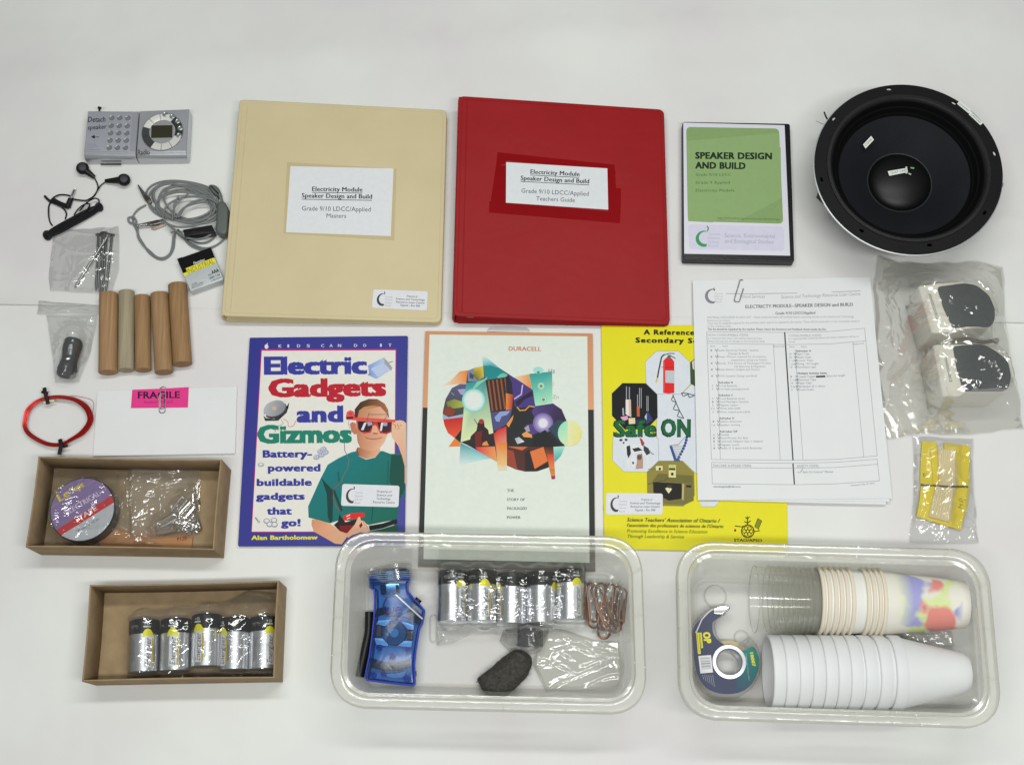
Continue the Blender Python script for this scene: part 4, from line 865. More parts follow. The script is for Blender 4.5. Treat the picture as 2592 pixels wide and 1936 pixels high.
pr.grad([(175, 440), (300, 370), (420, 250), (520, 235), (520, 398), (340, 418)], (175, 440), wh, (520, 320), (228, 130, 52)); pr.grad([(700, 45), (715, 185), (820, 180), (905, 192), (780, 90)], (720, 50), wh, (770, 190), (60, 148, 160))
pr.grad([(1110, 320), (1300, 285), (1335, 490), (1220, 410)], (1110, 320), (238, 214, 180), (1320, 430), (222, 128, 44))
pr.grad([(1300, 282), (1590, 250), (1595, 640), (1440, 690), (1375, 690), (1335, 480)], (1400, 260), (40, 140, 140), (1500, 680), (160, 214, 176)); pr.ell(1415, 235, 66, 44, (150, 200, 190)); pr.ell(1415, 262, 18, 15, (90, 110, 100))
for x, y in ((1450, 436), (1480, 608)): pr.glow(x, y, 46, 46, (236, 240, 214), (110, 186, 160)); pr.ell(x, y, 20, 20, (134, 116, 92))
pr.poly([(520, 240), (715, 182), (905, 196), (1345, 485), (1375, 690), (1600, 655), (1710, 730), (1775, 880), (1680, 960), (1672, 1090), (1755, 1196), (1600, 1205), (1610, 1400), (1400, 1515), (1130, 1490), (900, 1390), (620, 1240), (355, 1095), (225, 930), (205, 760), (320, 460), (500, 408)], (40, 38, 44)); pr.grad([(205, 860), (205, 760), (240, 600), (320, 460), (420, 410), (500, 408), (470, 830)], (420, 420), (84, 84, 120), (300, 780), (60, 62, 44)); pr.grad([(250, 640), (350, 600), (470, 640), (470, 700), (350, 720), (260, 690)], (260, 650), (110, 116, 56), (460, 690), (160, 166, 70)); pr.poly([(390, 480), (490, 470), (485, 560), (430, 540)], (150, 150, 190)); pr.poly([(210, 790), (240, 710), (300, 690), (360, 760), (330, 815), (270, 812)], (128, 54, 40)); pr.poly([(205, 790), (280, 830), (460, 790), (462, 828), (208, 860)], (150, 160, 190)); pr.line([(310, 520), (350, 550)], 14, (120, 126, 140))
pr.poly([(520, 240), (620, 200), (715, 185), (730, 330), (640, 375), (520, 380)], (112, 124, 150)); pr.grad([(600, 205), (715, 185), (728, 320), (640, 365), (590, 300)], (610, 330), (90, 100, 50), (710, 230), (246, 208, 66)); pr.poly([(545, 260), (600, 300), (590, 350), (540, 330)], (64, 70, 84))
pr.poly([(715, 182), (800, 176), (905, 196), (1030, 290), (1030, 318), (745, 362)], (28, 124, 128)); pr.poly([(890, 320), (940, 280), (980, 270), (1030, 300), (1020, 320), (900, 336)], (96, 178, 156))
pr.grad([(212, 858), (462, 830), (440, 990), (355, 1095), (270, 1030), (225, 930)], (330, 850), (178, 34, 34), (330, 1080), (214, 84, 50)); pr.poly([(278, 1204), (355, 1100), (425, 1140), (425, 1200)], OR2); pr.poly([(355, 1095), (445, 980), (440, 1160)], BK)
pr.grad([(500, 395), (750, 360), (845, 1030), (430, 1145), (462, 830), (478, 600)], (600, 400), (40, 132, 138), (620, 900), (222, 232, 176)); pr.poly([(580, 470), (640, 380), (740, 340), (770, 318), (760, 350), (680, 410), (610, 470)], (120, 186, 160))
pr.glow(596, 618, 150, 150, (244, 250, 244), (104, 180, 168), r0=.62); pr.ell(596, 618, 94, 104, (244, 250, 244))
pr.poly([(430, 1145), (520, 1160), (620, 1150), (800, 1075), (848, 1045), (855, 1200), (600, 1220)], BK); pr.grad([(430, 1155), (850, 1350), (700, 1370), (410, 1440)], (500, 1190), (50, 140, 146), (470, 1430), (226, 238, 232))
pr.poly([(545, 1130), (560, 1070), (630, 1000), (650, 900), (690, 850), (725, 870), (735, 950), (780, 990), (800, 1100), (790, 1190), (620, 1200), (600, 1120)], (50, 30, 32)); pr.poly([(610, 1030), (700, 1000), (690, 1190), (620, 1230)], (104, 34, 32)); pr.ell(692, 884, 32, 32, (150, 48, 40)); pr.line([(600, 850), (650, 930)], 8, (40, 30, 30)); pr.poly([(715, 1150), (760, 1130), (790, 1190), (700, 1190)], (214, 130, 60))
pr.poly([(745, 362), (1020, 322), (1010, 745), (815, 768)], (52, 34, 32))
for i in range(5):
    for j in range(16): x = 775+i*52+j*3.2; y = 375+j*24-i*8; pr.poly([(x, y), (x+22, y-3), (x+24, y+9), (x+2, y+12)], (176, 104, 66))
pr.poly([(1000, 322), (1040, 290), (1080, 400), (1098, 540), (1010, 520)], (36, 34, 44)); pr.grad([(1003, 525), (1098, 545), (1080, 735), (1005, 740)], (1010, 600), (232, 136, 70), (1090, 600), (150, 50, 40))
pr.poly([(812, 768), (1080, 738), (1060, 830), (1000, 930), (850, 1010)], (72, 72, 116)); pr.poly([(860, 830), (930, 760), (1060, 750), (1020, 800), (950, 820), (920, 890), (880, 880)], (132, 146, 190))
pr.poly([(1035, 290), (1130, 340), (1345, 485), (1375, 690), (1120, 720), (1095, 560), (1080, 400)], PU); pr.line([(1215, 420), (1200, 540), (1110, 600)], 16, (190, 180, 220)); pr.poly([(1120, 640), (1230, 560), (1340, 490), (1350, 560), (1250, 600), (1150, 700)], (40, 30, 50)); 
pr.poly([(1105, 700), (1130, 690), (1250, 745), (1375, 670), (1375, 740), (1420, 900), (1500, 1000), (1700, 1195), (1015, 1200), (1015, 960), (1060, 860), (1080, 740)], (34, 36, 38)); pr.poly([(1010, 920), (1100, 800), (1090, 860), (1040, 960)], (206, 142, 72)); pr.line([(1145, 700), (1180, 745), (1250, 740), (1300, 690), (1370, 700)], 16, (200, 140, 80))
pr.grad([(1375, 690), (1600, 655), (1710, 730), (1770, 880), (1660, 860), (1540, 980), (1440, 1010), (1330, 1060), (1250, 930), (1400, 900), (1330, 760)], (1450, 720), (76, 58, 120), (1700, 800), (44, 34, 56)); pr.glow(1475, 905, 130, 130, (226, 216, 240), (98, 84, 140)); pr.glow(1475, 905, 62, 62, (250, 250, 255), (226, 216, 240), r0=.6)
pr.poly([(1540, 980), (1660, 862), (1775, 875), (1690, 960), (1670, 1080), (1700, 1150)], (44, 64, 78)); pr.poly([(1205, 1045), (1260, 1010), (1330, 1050), (1340, 1090), (1230, 1080)], (216, 148, 74)); pr.poly([(1235, 965), (1290, 930), (1310, 1010), (1270, 1020)], (150, 144, 160)); pr.grad([(1115, 1100), (1170, 1080), (1240, 1140), (1150, 1170)], (1120, 1100), (150, 152, 156), (1240, 1150), (210, 212, 214)); pr.poly([(1350, 1080), (1500, 990), (1700, 1195), (1350, 1195)], (28, 30, 30))
pr.grad([(850, 1045), (900, 990), (1010, 945), (1018, 1500), (905, 1500), (880, 1240)], (950, 1020), (196, 36, 36), (960, 1480), (230, 216, 180)); pr.grad([(620, 1210), (865, 1200), (895, 1395), (780, 1330), (640, 1250)], (640, 1230), (206, 48, 66), (880, 1330), (238, 176, 96)); pr.grad([(880, 1150), (1018, 1150), (1018, 1440), (900, 1440)], (950, 1150), (222, 120, 50), (950, 1440), (222, 190, 128))
pr.poly([(1020, 1200), (1600, 1205), (1610, 1400), (1545, 1465), (1400, 1515), (1250, 1518), (1130, 1490), (1022, 1440)], (76, 40, 36)); pr.poly([(1020, 1240), (1100, 1260), (1150, 1490), (1022, 1438)], (148, 66, 46)); pr.poly([(1020, 1200), (1280, 1205), (1210, 1250)], (190, 96, 60)); pr.poly([(1300, 1270), (1480, 1205), (1535, 1385), (1370, 1485)], (206, 110, 58)); pr.poly([(1240, 1280), (1300, 1230), (1370, 1490), (1545, 1400), (1545, 1465), (1400, 1515), (1250, 1515)], (36, 32, 32))
for j in range(9): pr.line([(1030, 1260+j*22), (1110+j*4, 1275+j*22)], 3, (96, 44, 36))
pr.grad([(1490, 1200), (1605, 1205), (1630, 1610), (1585, 1615), (1535, 1380)], (1550, 1260), (60, 26, 26), (1600, 1480), (236, 150, 70)); pr.grad([(1530, 1300), (1612, 1300), (1622, 1480), (1560, 1480)], (1570, 1300), (206, 46, 40), (1590, 1480), (236, 140, 66)); pr.poly([(1578, 1575), (1628, 1570), (1628, 1612), (1585, 1615)], (150, 44, 70))
pr.grad([(1608, 1205), (1750, 1200), (1700, 1320), (1622, 1400)], (1640, 1210), (150, 206, 190), (1660, 1380), (50, 146, 146)); pr.grad(ell(1815, 1032, 152, 162, 30), (1670, 1000), (232, 238, 216), (1965, 1060), (226, 220, 130)); pr.grad([(1785, 875)]+[(x, y) for x, y in ell(1815, 1032, 152, 162, 24, pi*.56, pi*1.44) if x < 1790]+[(1785, 1185)][:0]+[(1782, 1188)][:0], (1670, 1000), (140, 206, 176), (1780, 1150), (206, 226, 178))
pr.link('cover_collage', t)

# ------------------------------------------------------------------ yellow booklet
zt = .0030
t = book('booklet', [(60, 62), (1290, 62), (1318, 1592), (80, 1568)], B3, zt, 'bright yellow stapled safety booklet with octagonal pictures, partly under the papers', 'booklet', M('yellow_cover', (208, 200, 12), .5, spec=.25, var=.02))
for y in (285, 750, 1290): link('staple', MB().tube([P(*B3(66+y*.008, y-22), zt*.6), P(*B3(66+y*.008, y+22), zt*.6)], .0005, 6), STEEL, t)
pr = Pr(B3, zt, k0=60); dg = (24, 34, 20)
pr.text('A Reference for', (347, 124), (790, 128), 32, dg, bold=.05, space=1.1); pr.text('Secondary Schools', (292, 178), (880, 184), 32, dg, bold=.05, space=1.1)
pr.text('Safe', (148, 812), (424, 810), 106, (12, 34, 26), bold=.055); pr.text('ON', (466, 810), (655, 812), 112, (12, 34, 26), bold=.055); pr.text('Safe', (152, 808), (420, 806), 100, (14, 94, 52), bold=.03); pr.text('ON', (471, 805), (651, 807), 104, (14, 94, 52), bold=.03)
pr.text("Science Teachers' Association of Ontario /", (232, 1384), (860, 1392), 25, (28, 58, 34), bold=.035, shear=.25); pr.text("l'association des professeurs de sciences de l'Ontario", (232, 1420), (882, 1428), 22, (40, 50, 20), bold=.03, shear=.25)
pr.text('Promoting Excellence in Science Education', (232, 1458), (774, 1464), 22, (70, 96, 20), bold=.01, shear=.25); pr.text('Through Leadership & Service', (236, 1494), (616, 1498), 22, (70, 96, 20), bold=.01, shear=.25); pr.text('STAO/APSO', (955, 1520), (1142, 1522), 20, (30, 30, 16), bold=.03)
gl = (60, 40, 18); pr.line(ell(1047, 1450, 42, 42, 24), 7, gl, True)
for k in range(6): a = k*pi/3; pr.line(ell(1047+22*cos(a), 1450+22*sin(a), 13, 13, 10), 4, gl, True)
pr.line(ell(1047, 1450, 12, 12, 10), 4, gl, True); pr.line([(1046, 1408), (1044, 1350)], 7, (40, 74, 30)); pr.line([(1024, 1384), (1046, 1396), (1066, 1378)], 7, (40, 74, 30)); pr.line([(1030, 1356), (1046, 1366), (1060, 1352)], 6, (40, 74, 30)); pr.line([(960, 1414), (1005, 1420), (1046, 1408)], 6, gl); pr.ell(962, 1444, 7, 9, (120, 40, 20)); pr.line([(1090, 1452), (1126, 1448), (1112, 1420), (1138, 1384)], 6, gl); pr.poly([(1094, 1420), (1116, 1362), (1142, 1380), (1118, 1436)], (120, 130, 30)); pr.line([(1094, 1420), (1116, 1362), (1142, 1380), (1118, 1436)], 4, gl, True)
pr.link('cover_print', t, GLOSSINK)
pr = Pr(D8, zt); wp = (226, 232, 240)
def octa(pts, c): pr.poly(pts, c); pr.line(pts, 3, (90, 100, 90), True)
octa([(480, 500), (730, 500), (830, 400), (900, 450), (900, 1300), (860, 1280), (740, 1165), (495, 1165), (480, 900)], wp)
octa([(480, 72), (700, 74), (812, 182), (818, 400), (722, 502), (485, 502), (375, 396), (366, 180)], wp); pr.poly([(815, 182), (860, 150), (900, 160), (900, 440), (818, 400)], (50, 76, 44)); pr.poly([(832, 180), (858, 160), (858, 260), (840, 250)], (190, 196, 196))
octa([(140, 392), (372, 394), (486, 506), (490, 735), (380, 850), (160, 850), (36, 715), (34, 495)], (20, 20, 24))
octa([(45, 925), (120, 880), (400, 880), (495, 945), (500, 1165), (385, 1275), (155, 1272), (40, 1160)], wp)
octa([(500, 1166), (735, 1168), (852, 1282), (858, 1510), (745, 1615), (500, 1610), (388, 1500), (385, 1275)], (132, 122, 58))
octa([(880, 1700), (900, 1560), (1110, 1560), (1060, 1620), (930, 1620)][1:], wp)
pr.poly([(545, 490), (545, 170), (575, 140), (600, 125), (635, 150), (656, 180), (656, 490), (600, 497)], (206, 34, 36)); pr.poly([(566, 265), (655, 268), (655, 392), (568, 388)], (176, 180, 186)); pr.line([(560, 105), (530, 130), (515, 200), (500, 270), (488, 340)], 15, (60, 64, 64)); pr.line([(556, 110), (610, 96), (660, 98)], 9, (70, 70, 74)); pr.line([(610, 115), (668, 146)], 9, (70, 70, 74)); pr.poly([(585, 150), (590, 112), (618, 112), (622, 150)], (90, 92, 96)); pr.line([(485, 345), (476, 385)], 17, (206, 168, 84)); pr.line([(525, 234), (655, 236)], 5, (120, 26, 26)); pr.line([(556, 180), (556, 480)], 6, (230, 90, 86))
for x, y0, y1, w in ((180, 425, 560, 9), (209, 430, 560, 9), (290, 505, 640, 8), (310, 440, 640, 8), (327, 440, 640, 7), (383, 520, 670, 7), (396, 520, 670, 6)): pr.line([(x, y0), (x, y1)], w, (150, 152, 156))
pr.poly([(172, 555), (202, 555), (204, 720), (172, 700)], (220, 216, 214)); pr.poly([(200, 555), (224, 555), (228, 730), (204, 720)], (200, 170, 150)); pr.poly([(282, 620), (310, 620), (312, 725), (284, 725)], (178, 90, 50)); pr.poly([(200, 740), (265, 738), (268, 795), (204, 800)], (206, 196, 160)); pr.poly([(120, 730), (190, 715), (196, 750), (150, 772)], (206, 150, 180)); pr.poly([(390, 665), (444, 760), (380, 800), (350, 760)], (50, 56, 100)); pr.poly([(360, 730), (382, 690), (380, 760)], (176, 196, 214)); pr.poly([(270, 760), (340, 745), (350, 800), (280, 800)], (40, 46, 84)); pr.line([(145, 640), (150, 715)], 16, (150, 156, 170))
g = (76, 78, 80)
for a, b in (((650, 508), (625, 560)), ((630, 565), (675, 585)), ((640, 510), (675, 585)), ((675, 585), (645, 650)), ((650, 655), (708, 665)), ((675, 590), (708, 665)), ((708, 665), (684, 722)), ((690, 725), (750, 742)), ((708, 665), (750, 742)), ((730, 490), (740, 520)), ((725, 490), (790, 495)), ((790, 495), (805, 535)), ((790, 495), (862, 515)), ((745, 525), (795, 500)), ((805, 535), (850, 520))): pr.line([a, b], 9, g)
for i in range(9):
    u = i/8; pr.ell(780-95*u**1.5, 930+225*u, 15, 15, (52, 68, 128), 12); pr.ell(622+45*u, 1020+135*u, 15, 13, (52, 68, 128), 12)
for i in range(5): pr.line([(625+i*8, 1030+i*18), (745-i*6, 1020+i*30)], 4, (110, 120, 110))
pr.line([(610, 1015), (700, 1000), (760, 930)], 8, (140, 150, 160)); pr.line([(640, 1012), (700, 1012)], 5, (206, 130, 120)); pr.poly([(650, 1150), (700, 1130), (715, 1165), (655, 1165)], (70, 86, 140))
# the farm and house animals in the picture
pr.poly([(150, 985), (180, 975), (200, 1010), (300, 1000), (350, 1010), (390, 1060), (400, 1130), (405, 1230), (385, 1240), (370, 1120), (300, 1080), (220, 1095), (215, 1240), (190, 1240), (180, 1110), (160, 1040)], (206, 208, 210)); pr.poly([(180, 1020), (215, 1010), (225, 1090), (200, 1140), (185, 1100)], (40, 42, 44)); pr.poly([(235, 1045), (300, 1030), (340, 1060), (260, 1075)], (44, 46, 48)); pr.poly([(350, 1010), (400, 1040), (415, 1090), (380, 1110), (350, 1060)], (52, 56, 60)); pr.ell(152, 975, 22, 26, (214, 214, 216)); pr.ell(125, 958, 17, 12, (60, 60, 62)); pr.ell(176, 955, 15, 13, (70, 72, 74)); pr.ell(152, 985, 10, 10, (50, 50, 52)); pr.line([(405, 1060), (430, 1090), (455, 1100)], 7, (100, 102, 104)); pr.poly([(312, 942), (335, 950), (360, 990), (345, 1020), (330, 1010)], (150, 60, 60)); pr.poly([(308, 938), (330, 938), (325, 955)], (200, 40, 40))
pr.ell(248, 1170, 28, 62, (236, 238, 240)); pr.ell(246, 1185, 9, 14, (50, 50, 54)); pr.poly([(285, 1100), (335, 1095), (345, 1150), (345, 1240), (270, 1245), (285, 1180)], (170, 136, 122)); pr.ell(308, 1130, 24, 26, (96, 74, 66)); pr.poly([(318, 1110), (332, 1085), (334, 1120)], (120, 92, 84)); pr.ell(152, 1200, 16, 42, (196, 200, 204))
pr.poly([(440, 1365), (500, 1290), (835, 1312), (845, 1385)], (104, 98, 50)); pr.poly([(440, 1368), (845, 1388), (850, 1560), (760, 1600), (560, 1590), (445, 1480)], (110, 104, 56)); pr.poly([(445, 1375), (730, 1390), (735, 1540), (600, 1560), (450, 1480)], (30, 28, 24)); pr.poly([(735, 1392), (755, 1393), (750, 1560), (730, 1545)], (170, 162, 110)); pr.poly([(775, 1405), (825, 1408), (825, 1430), (775, 1428)], (40, 38, 30)); pr.poly([(565, 1440), (600, 1420), (634, 1445), (600, 1490)], (214, 206, 170)); pr.ell(608, 1418, 26, 18, (60, 50, 40)); pr.poly([(600, 1205), (672, 1205), (672, 1332), (600, 1328)], (206, 200, 140)); pr.poly([(604, 1212), (665, 1212), (665, 1228), (604, 1228)], (160, 190, 60)); pr.poly([(602, 1235), (666, 1235), (666, 1258), (602, 1256)], (60, 56, 40)); pr.ell(636, 1296, 14, 16, (50, 46, 34)); pr.poly([(472, 1215), (540, 1215), (540, 1262), (472, 1258)], (206, 200, 150)); pr.ell(512, 1245, 12, 14, (50, 40, 30)); pr.line([(395, 1245), (470, 1250)], 4, (90, 84, 50)); pr.line([(392, 1400), (430, 1385), (560, 1360), (600, 1330)], 4, (60, 50, 30))
pr.link('cover_pictures', t, GLOSSINK)
pr = Pr(B3, zt, k0=110); sticker(pr, [(92, 1192), (474, 1196), (472, 1338), (90, 1338)], LINES4); pr.link('property_sticker', t)

# ------------------------------------------------------------------ inventory sheets
def sheet(cr, c, z, curl, nx=30, ny=40, mat=WHITEP, bend=0.0):
    A = bil(c); G = []
    for i in range(ny+1):
        v = i/ny; r = []
        for j in range(nx+1):
            u = j/nx; zz = z+curl(u, v); x, y = A(u, v); y -= bend*sin(pi*u)*(1-v); r.append(P(*cr(x, y), zz))
        G.append(r)
    return MB().grid(G)
curl = lambda u, v: .0010*sin(pi*u)+.006*max(0, u-.6)**2*(1-v)+.0015*v*v+.001*noise.noise(Vector((u*3, v*3, 0)))
sh = [([(62, 86), (1200, 70), (1340, 1590), (100, 1560)], .0040, 'lowest inventory sheet, its lower right corner showing under the stack'), ([(48, 84), (1235, 66), (1365, 1570), (88, 1556)], .0048, 'middle inventory sheet, edge just visible below the top sheet')]
for c, z, lab in sh: solo('paper_sheet', sheet(B4, c, z, curl), WHITEP, lab, 'paper', 'stacked inventory sheets')
c0 = [(36, 80), (1232, 56), (1380, 1548), (70, 1560)]; top_z = lambda u, v: curl(u, v)+.0003
t = thing('inventory_sheet', P(*B4(700, 800), .0056), 'top inventory sheet with printed tables and tick marks, half over the yellow booklet', 'paper', 'stacked inventory sheets')
link('sheet', sheet(B4, c0, .0056, top_z), WHITEP, t)
AI = bil(c0); inv = None
def uv_of(x, y):
    u, v = (x-36)/1260, (y-70)/1480
    for _ in range(6):
        X, Y = AI(u, v); u += (x-X)/1260; v += (y-Y)/1490
    return u, v
def pl_sheet(x, y, k):
    u, v = uv_of(x, y); return P(*B4(x, y), .0056+top_z(u, v)++.00006+k*3e-6)
pr = Pr(place=pl_sheet); gk = (96, 98, 104); gm = (146, 148, 156); hv = (84, 86, 92)
out = [(168+50*cos(a), 186+50*sin(a)) for a in np.linspace(radians(285), radians(75), 14)]; inn = [(178+40*cos(a), 182+40*sin(a)) for a in np.linspace(radians(75), radians(290), 14)]; pr.poly(out+inn, (120, 122, 128)); pr.line([(178, 130), (182, 150)], 7, (70, 72, 78))
for i, (w, l) in enumerate((('Toronto', 56), ('District', 54), ('School', 50), ('Board', 46))): pr.text(w, (184, 174+i*18), (184+l, 174+i*18), 11, (160, 162, 168))
pr.line([(260, 168), (400, 170), (700, 166), (1000, 158), (1168, 150)], 4, gm)
pr.text('School Services', (352, 198), (524, 198), 22, gm, shear=.25); pr.text('Science and Technology Resource Loan Centre', (632, 202), (1166, 180), 22, gm, shear=.25)
pr.text('ELECTRICTY MODULE--SPEAKER DESIGN and BUILD', (392, 268), (1116, 252), 22, hv, bold=.03); pr.text('Grade 9/10 LDCC/Applied', (594, 310), (862, 306), 18, hv, bold=.02)
pr.text('MATERIALS INCLUDED IN EACH KIT - Please check the items off carefully before returning the kit to the Science and Technology', (134, 336), (1124, 330), 14, gm); pr.text('Resource Loan Centre.', (134, 356), (292, 356), 13, gm)
pr.text('There may be materials required for the activities which need to be supplied by the teacher. These will be noted either in the Curriculum Guide or', (134, 376), (1164, 360), 14, gm); pr.text('on this inventory sheet.', (134, 394), (296, 394), 13, gm); pr.text('This kit should be repacked by the teacher. Please return the Inventory and Feedback sheets inside the Kit.', (136, 415), (936, 416), 14, hv, bold=.02)
def L(pts, w=3, c=gm):
    o = []
    for a, b in zip(pts, pts[1:]): o += [(a[0]+(b[0]-a[0])*i/6, a[1]+(b[1]-a[1])*i/6) for i in range(6)]
    pr.line(o+[pts[-1]], w, c)
L([(130, 426), (660, 430), (960, 424), (1195, 402)]); L([(130, 426), (162, 1286)]); L([(1195, 402), (1280, 1262)]); L([(162, 1286), (710, 1292), (1000, 1285), (1280, 1262)]); L([(132, 504), (664, 512), (960, 508), (1205, 486)]); L([(656, 428), (712, 1290)], 9, (70, 72, 76)); L([(580, 514), (626, 1288)]); L([(1116, 498), (1190, 1270)]); L([(200, 545), (222, 1286)]); L([(726, 545), (780, 1290)])
L([(163, 1306), (712, 1312), (1000, 1305), (1280, 1284)]); L([(163, 1306), (168, 1450)]); L([(1280, 1284), (1296, 1430)]); L([(168, 1450), (722, 1456), (1000, 1450), (1296, 1430)]); L([(712, 1312), (722, 1455)], 9, (70, 72, 76)); L([(165, 1340), (714, 1345), (1000, 1340), (1284, 1318)])
pr.text('NON-CONSUMABLE ITEMS:', (136, 454), (412, 456), 15, gm); pr.text('It is expected that these items will be returned intact.', (138, 474), (506, 476), 12, gm); pr.text('Please note any loss or damage on this Inventory sheet.', (138, 494), (524, 496), 12, gm)
pr.text('CONSUMABLE ITEMS:', (682, 460), (904, 458), 15, gm); pr.text('It is expected that unused portions and empty containers will be re-', (682, 480), (1160, 462), 12, gm); pr.text('turned.', (682, 498), (730, 498), 12, gm)
for s, x0, x1, y in (('Sent', 152, 188, 528), ('Item', 238, 274, 528), ('Returned', 582, 652, 530), ('Sent', 688, 724, 532), ('Item', 768, 804, 532)): pr.text(s, (x0, y), (x1, y), 13, gm)
pr.text('Returned', (1120, 516), (1190, 508), 13, gm)
rows = [('1', 'Guide: Electricity Module - Speaker', 482, 557), ('', '        Design & Build', 412, 579), ('1', 'Binder: Masters required for all activities,', 532, 600), ('', '          assessments and group folders', 538, 622), ('1', 'Book: The Story of Packaged Power', 566, 644), ('', '            OR Electricity & Magnetism', 526, 666), ('1', 'Book: Electric Gadgets and Gizmos', 488, 686), ('1', 'DVD: Speaker Design and Build', 470, 730), ('', 'Refresher B', 306, 774), ('5', 'D-Cell Batteries', 336, 796), ('4', 'Iron Nails (unmagnetized)', 416, 818), ('', 'Refresher C', 308, 860), ('5', 'D-cell Batteries (new)', 386, 882), ('1', 'Hand Flashlight, Dynamo', 414, 904), ('5', 'Magnets, square', 340, 926), ('10', 'Wires, bent (stiff)', 356, 948), ('5', 'Wires, coated (pre-coiled)', 422, 972), ('', 'Refresher D', 316, 1015), ('1', 'Speaker, dismounted', 364, 1036), ('1 set', 'Speakers, working', 356, 1060), ('', 'Refresher E/F', 338, 1104), ('5', 'Dowels', 282, 1126), ('1', 'Head Phones, Ear Bud', 406, 1148), ('1', 'Lead with Alligator clips + Adaptor', 512, 1170), ('5', 'Magnets, round', 348, 1194), ('1', 'Radio (+ 2 spare AAA Batteries)', 504, 1216)]
for n_, s, x1, y in rows:
    x0 = 200+(y-550)*.03; st = s.strip(); ind = (len(s)-len(st))*9; hd = s.startswith('Refresher')
    pr.text(st, (x0+4+ind, y), (x1, y-1), 13, hv if hd else gm, bold=.02 if hd else .0)
    if n_: pr.text(n_, (x0-44-(8 if len(n_) > 1 else 0), y), (x0-34+(6 if len(n_) > 1 else 0), y), 12, gm); pr.line([(x0-14, y-14), (x0-6, y), (x0+4, y-16)], 4, gk)
rows = [('', 'Refresher A', 834, 562), ('10', 'Paper Cups', 824, 582), ('10', 'Plastic Cups', 834, 604), ('1 roll', 'Scotch Tape', 846, 626), ('1 pce', 'String - 3m length', 884, 648), ('10', 'Styrofoam cups', 866, 670), ('', 'Multiple Activity Items', 942, 712), ('1', 'Coated Copper', 864, 734), ('1 roll', 'Electrical Tape', 868, 756), ('10', 'Paper Clips', 838, 778), ('5 pce', 'Sandpaper (5 x 10cm)', 928, 800), ('3', 'Screw hooks', 852, 822)]
for n_, s, x1, y in rows:
    x0 = 730+(y-550)*.062; hd = not n_; pr.text(s, (x0+4, y), (x1, y-2), 13, hv if hd else gm, bold=.02 if hd else 0)
    if n_: pr.text(n_, (x0-46, y), (x0-46+8*len(n_), y), 12, gm); pr.line([(x0-12, y-12), (x0-5, y), (x0+2, y-14)], 4, gk)
pr.line([(868, 728), (930, 726)], 11, (40, 42, 46)); pr.text('Wire 3m length', (938, 732), (1064, 724), 13, gm)
pr.text('TEACHER SUPPLIED ITEMS:', (170, 1334), (432, 1336), 15, gm); pr.text('SAFETY ITEMS:', (738, 1338), (888, 1336), 15, gm); pr.text('"Safe On Science" Manual', (772, 1378), (982, 1374), 14, gm); pr.line([(742, 1370), (758, 1376), (780, 1345)], 4, gm)
pr.text('schoolsupplies@tdsb.on.ca', (176, 1474), (358, 1474), 12, gk); pr.text('Inventory: May 10, 2010', (1104, 1466), (1262, 1450), 10, gm)
pr.link('printed_table', t)
for pts in ([(352, 222), (326, 222), (318, 205), (350, 90), (362, 74), (376, 78)], [(352, 222), (378, 135)]): pass
cp = [(374, 78), (356, 78), (346, 110), (318, 205), (326, 222), (348, 222), (356, 205), (378, 134)]
solo('paper_clip', MB().tube(catmull([P(*B4(x, y), .0078) for x, y in cp], 5), .0007, 6), STEEL, 'large paper clip at the top of the inventory sheets', 'paper clip', 'paper clips holding papers')

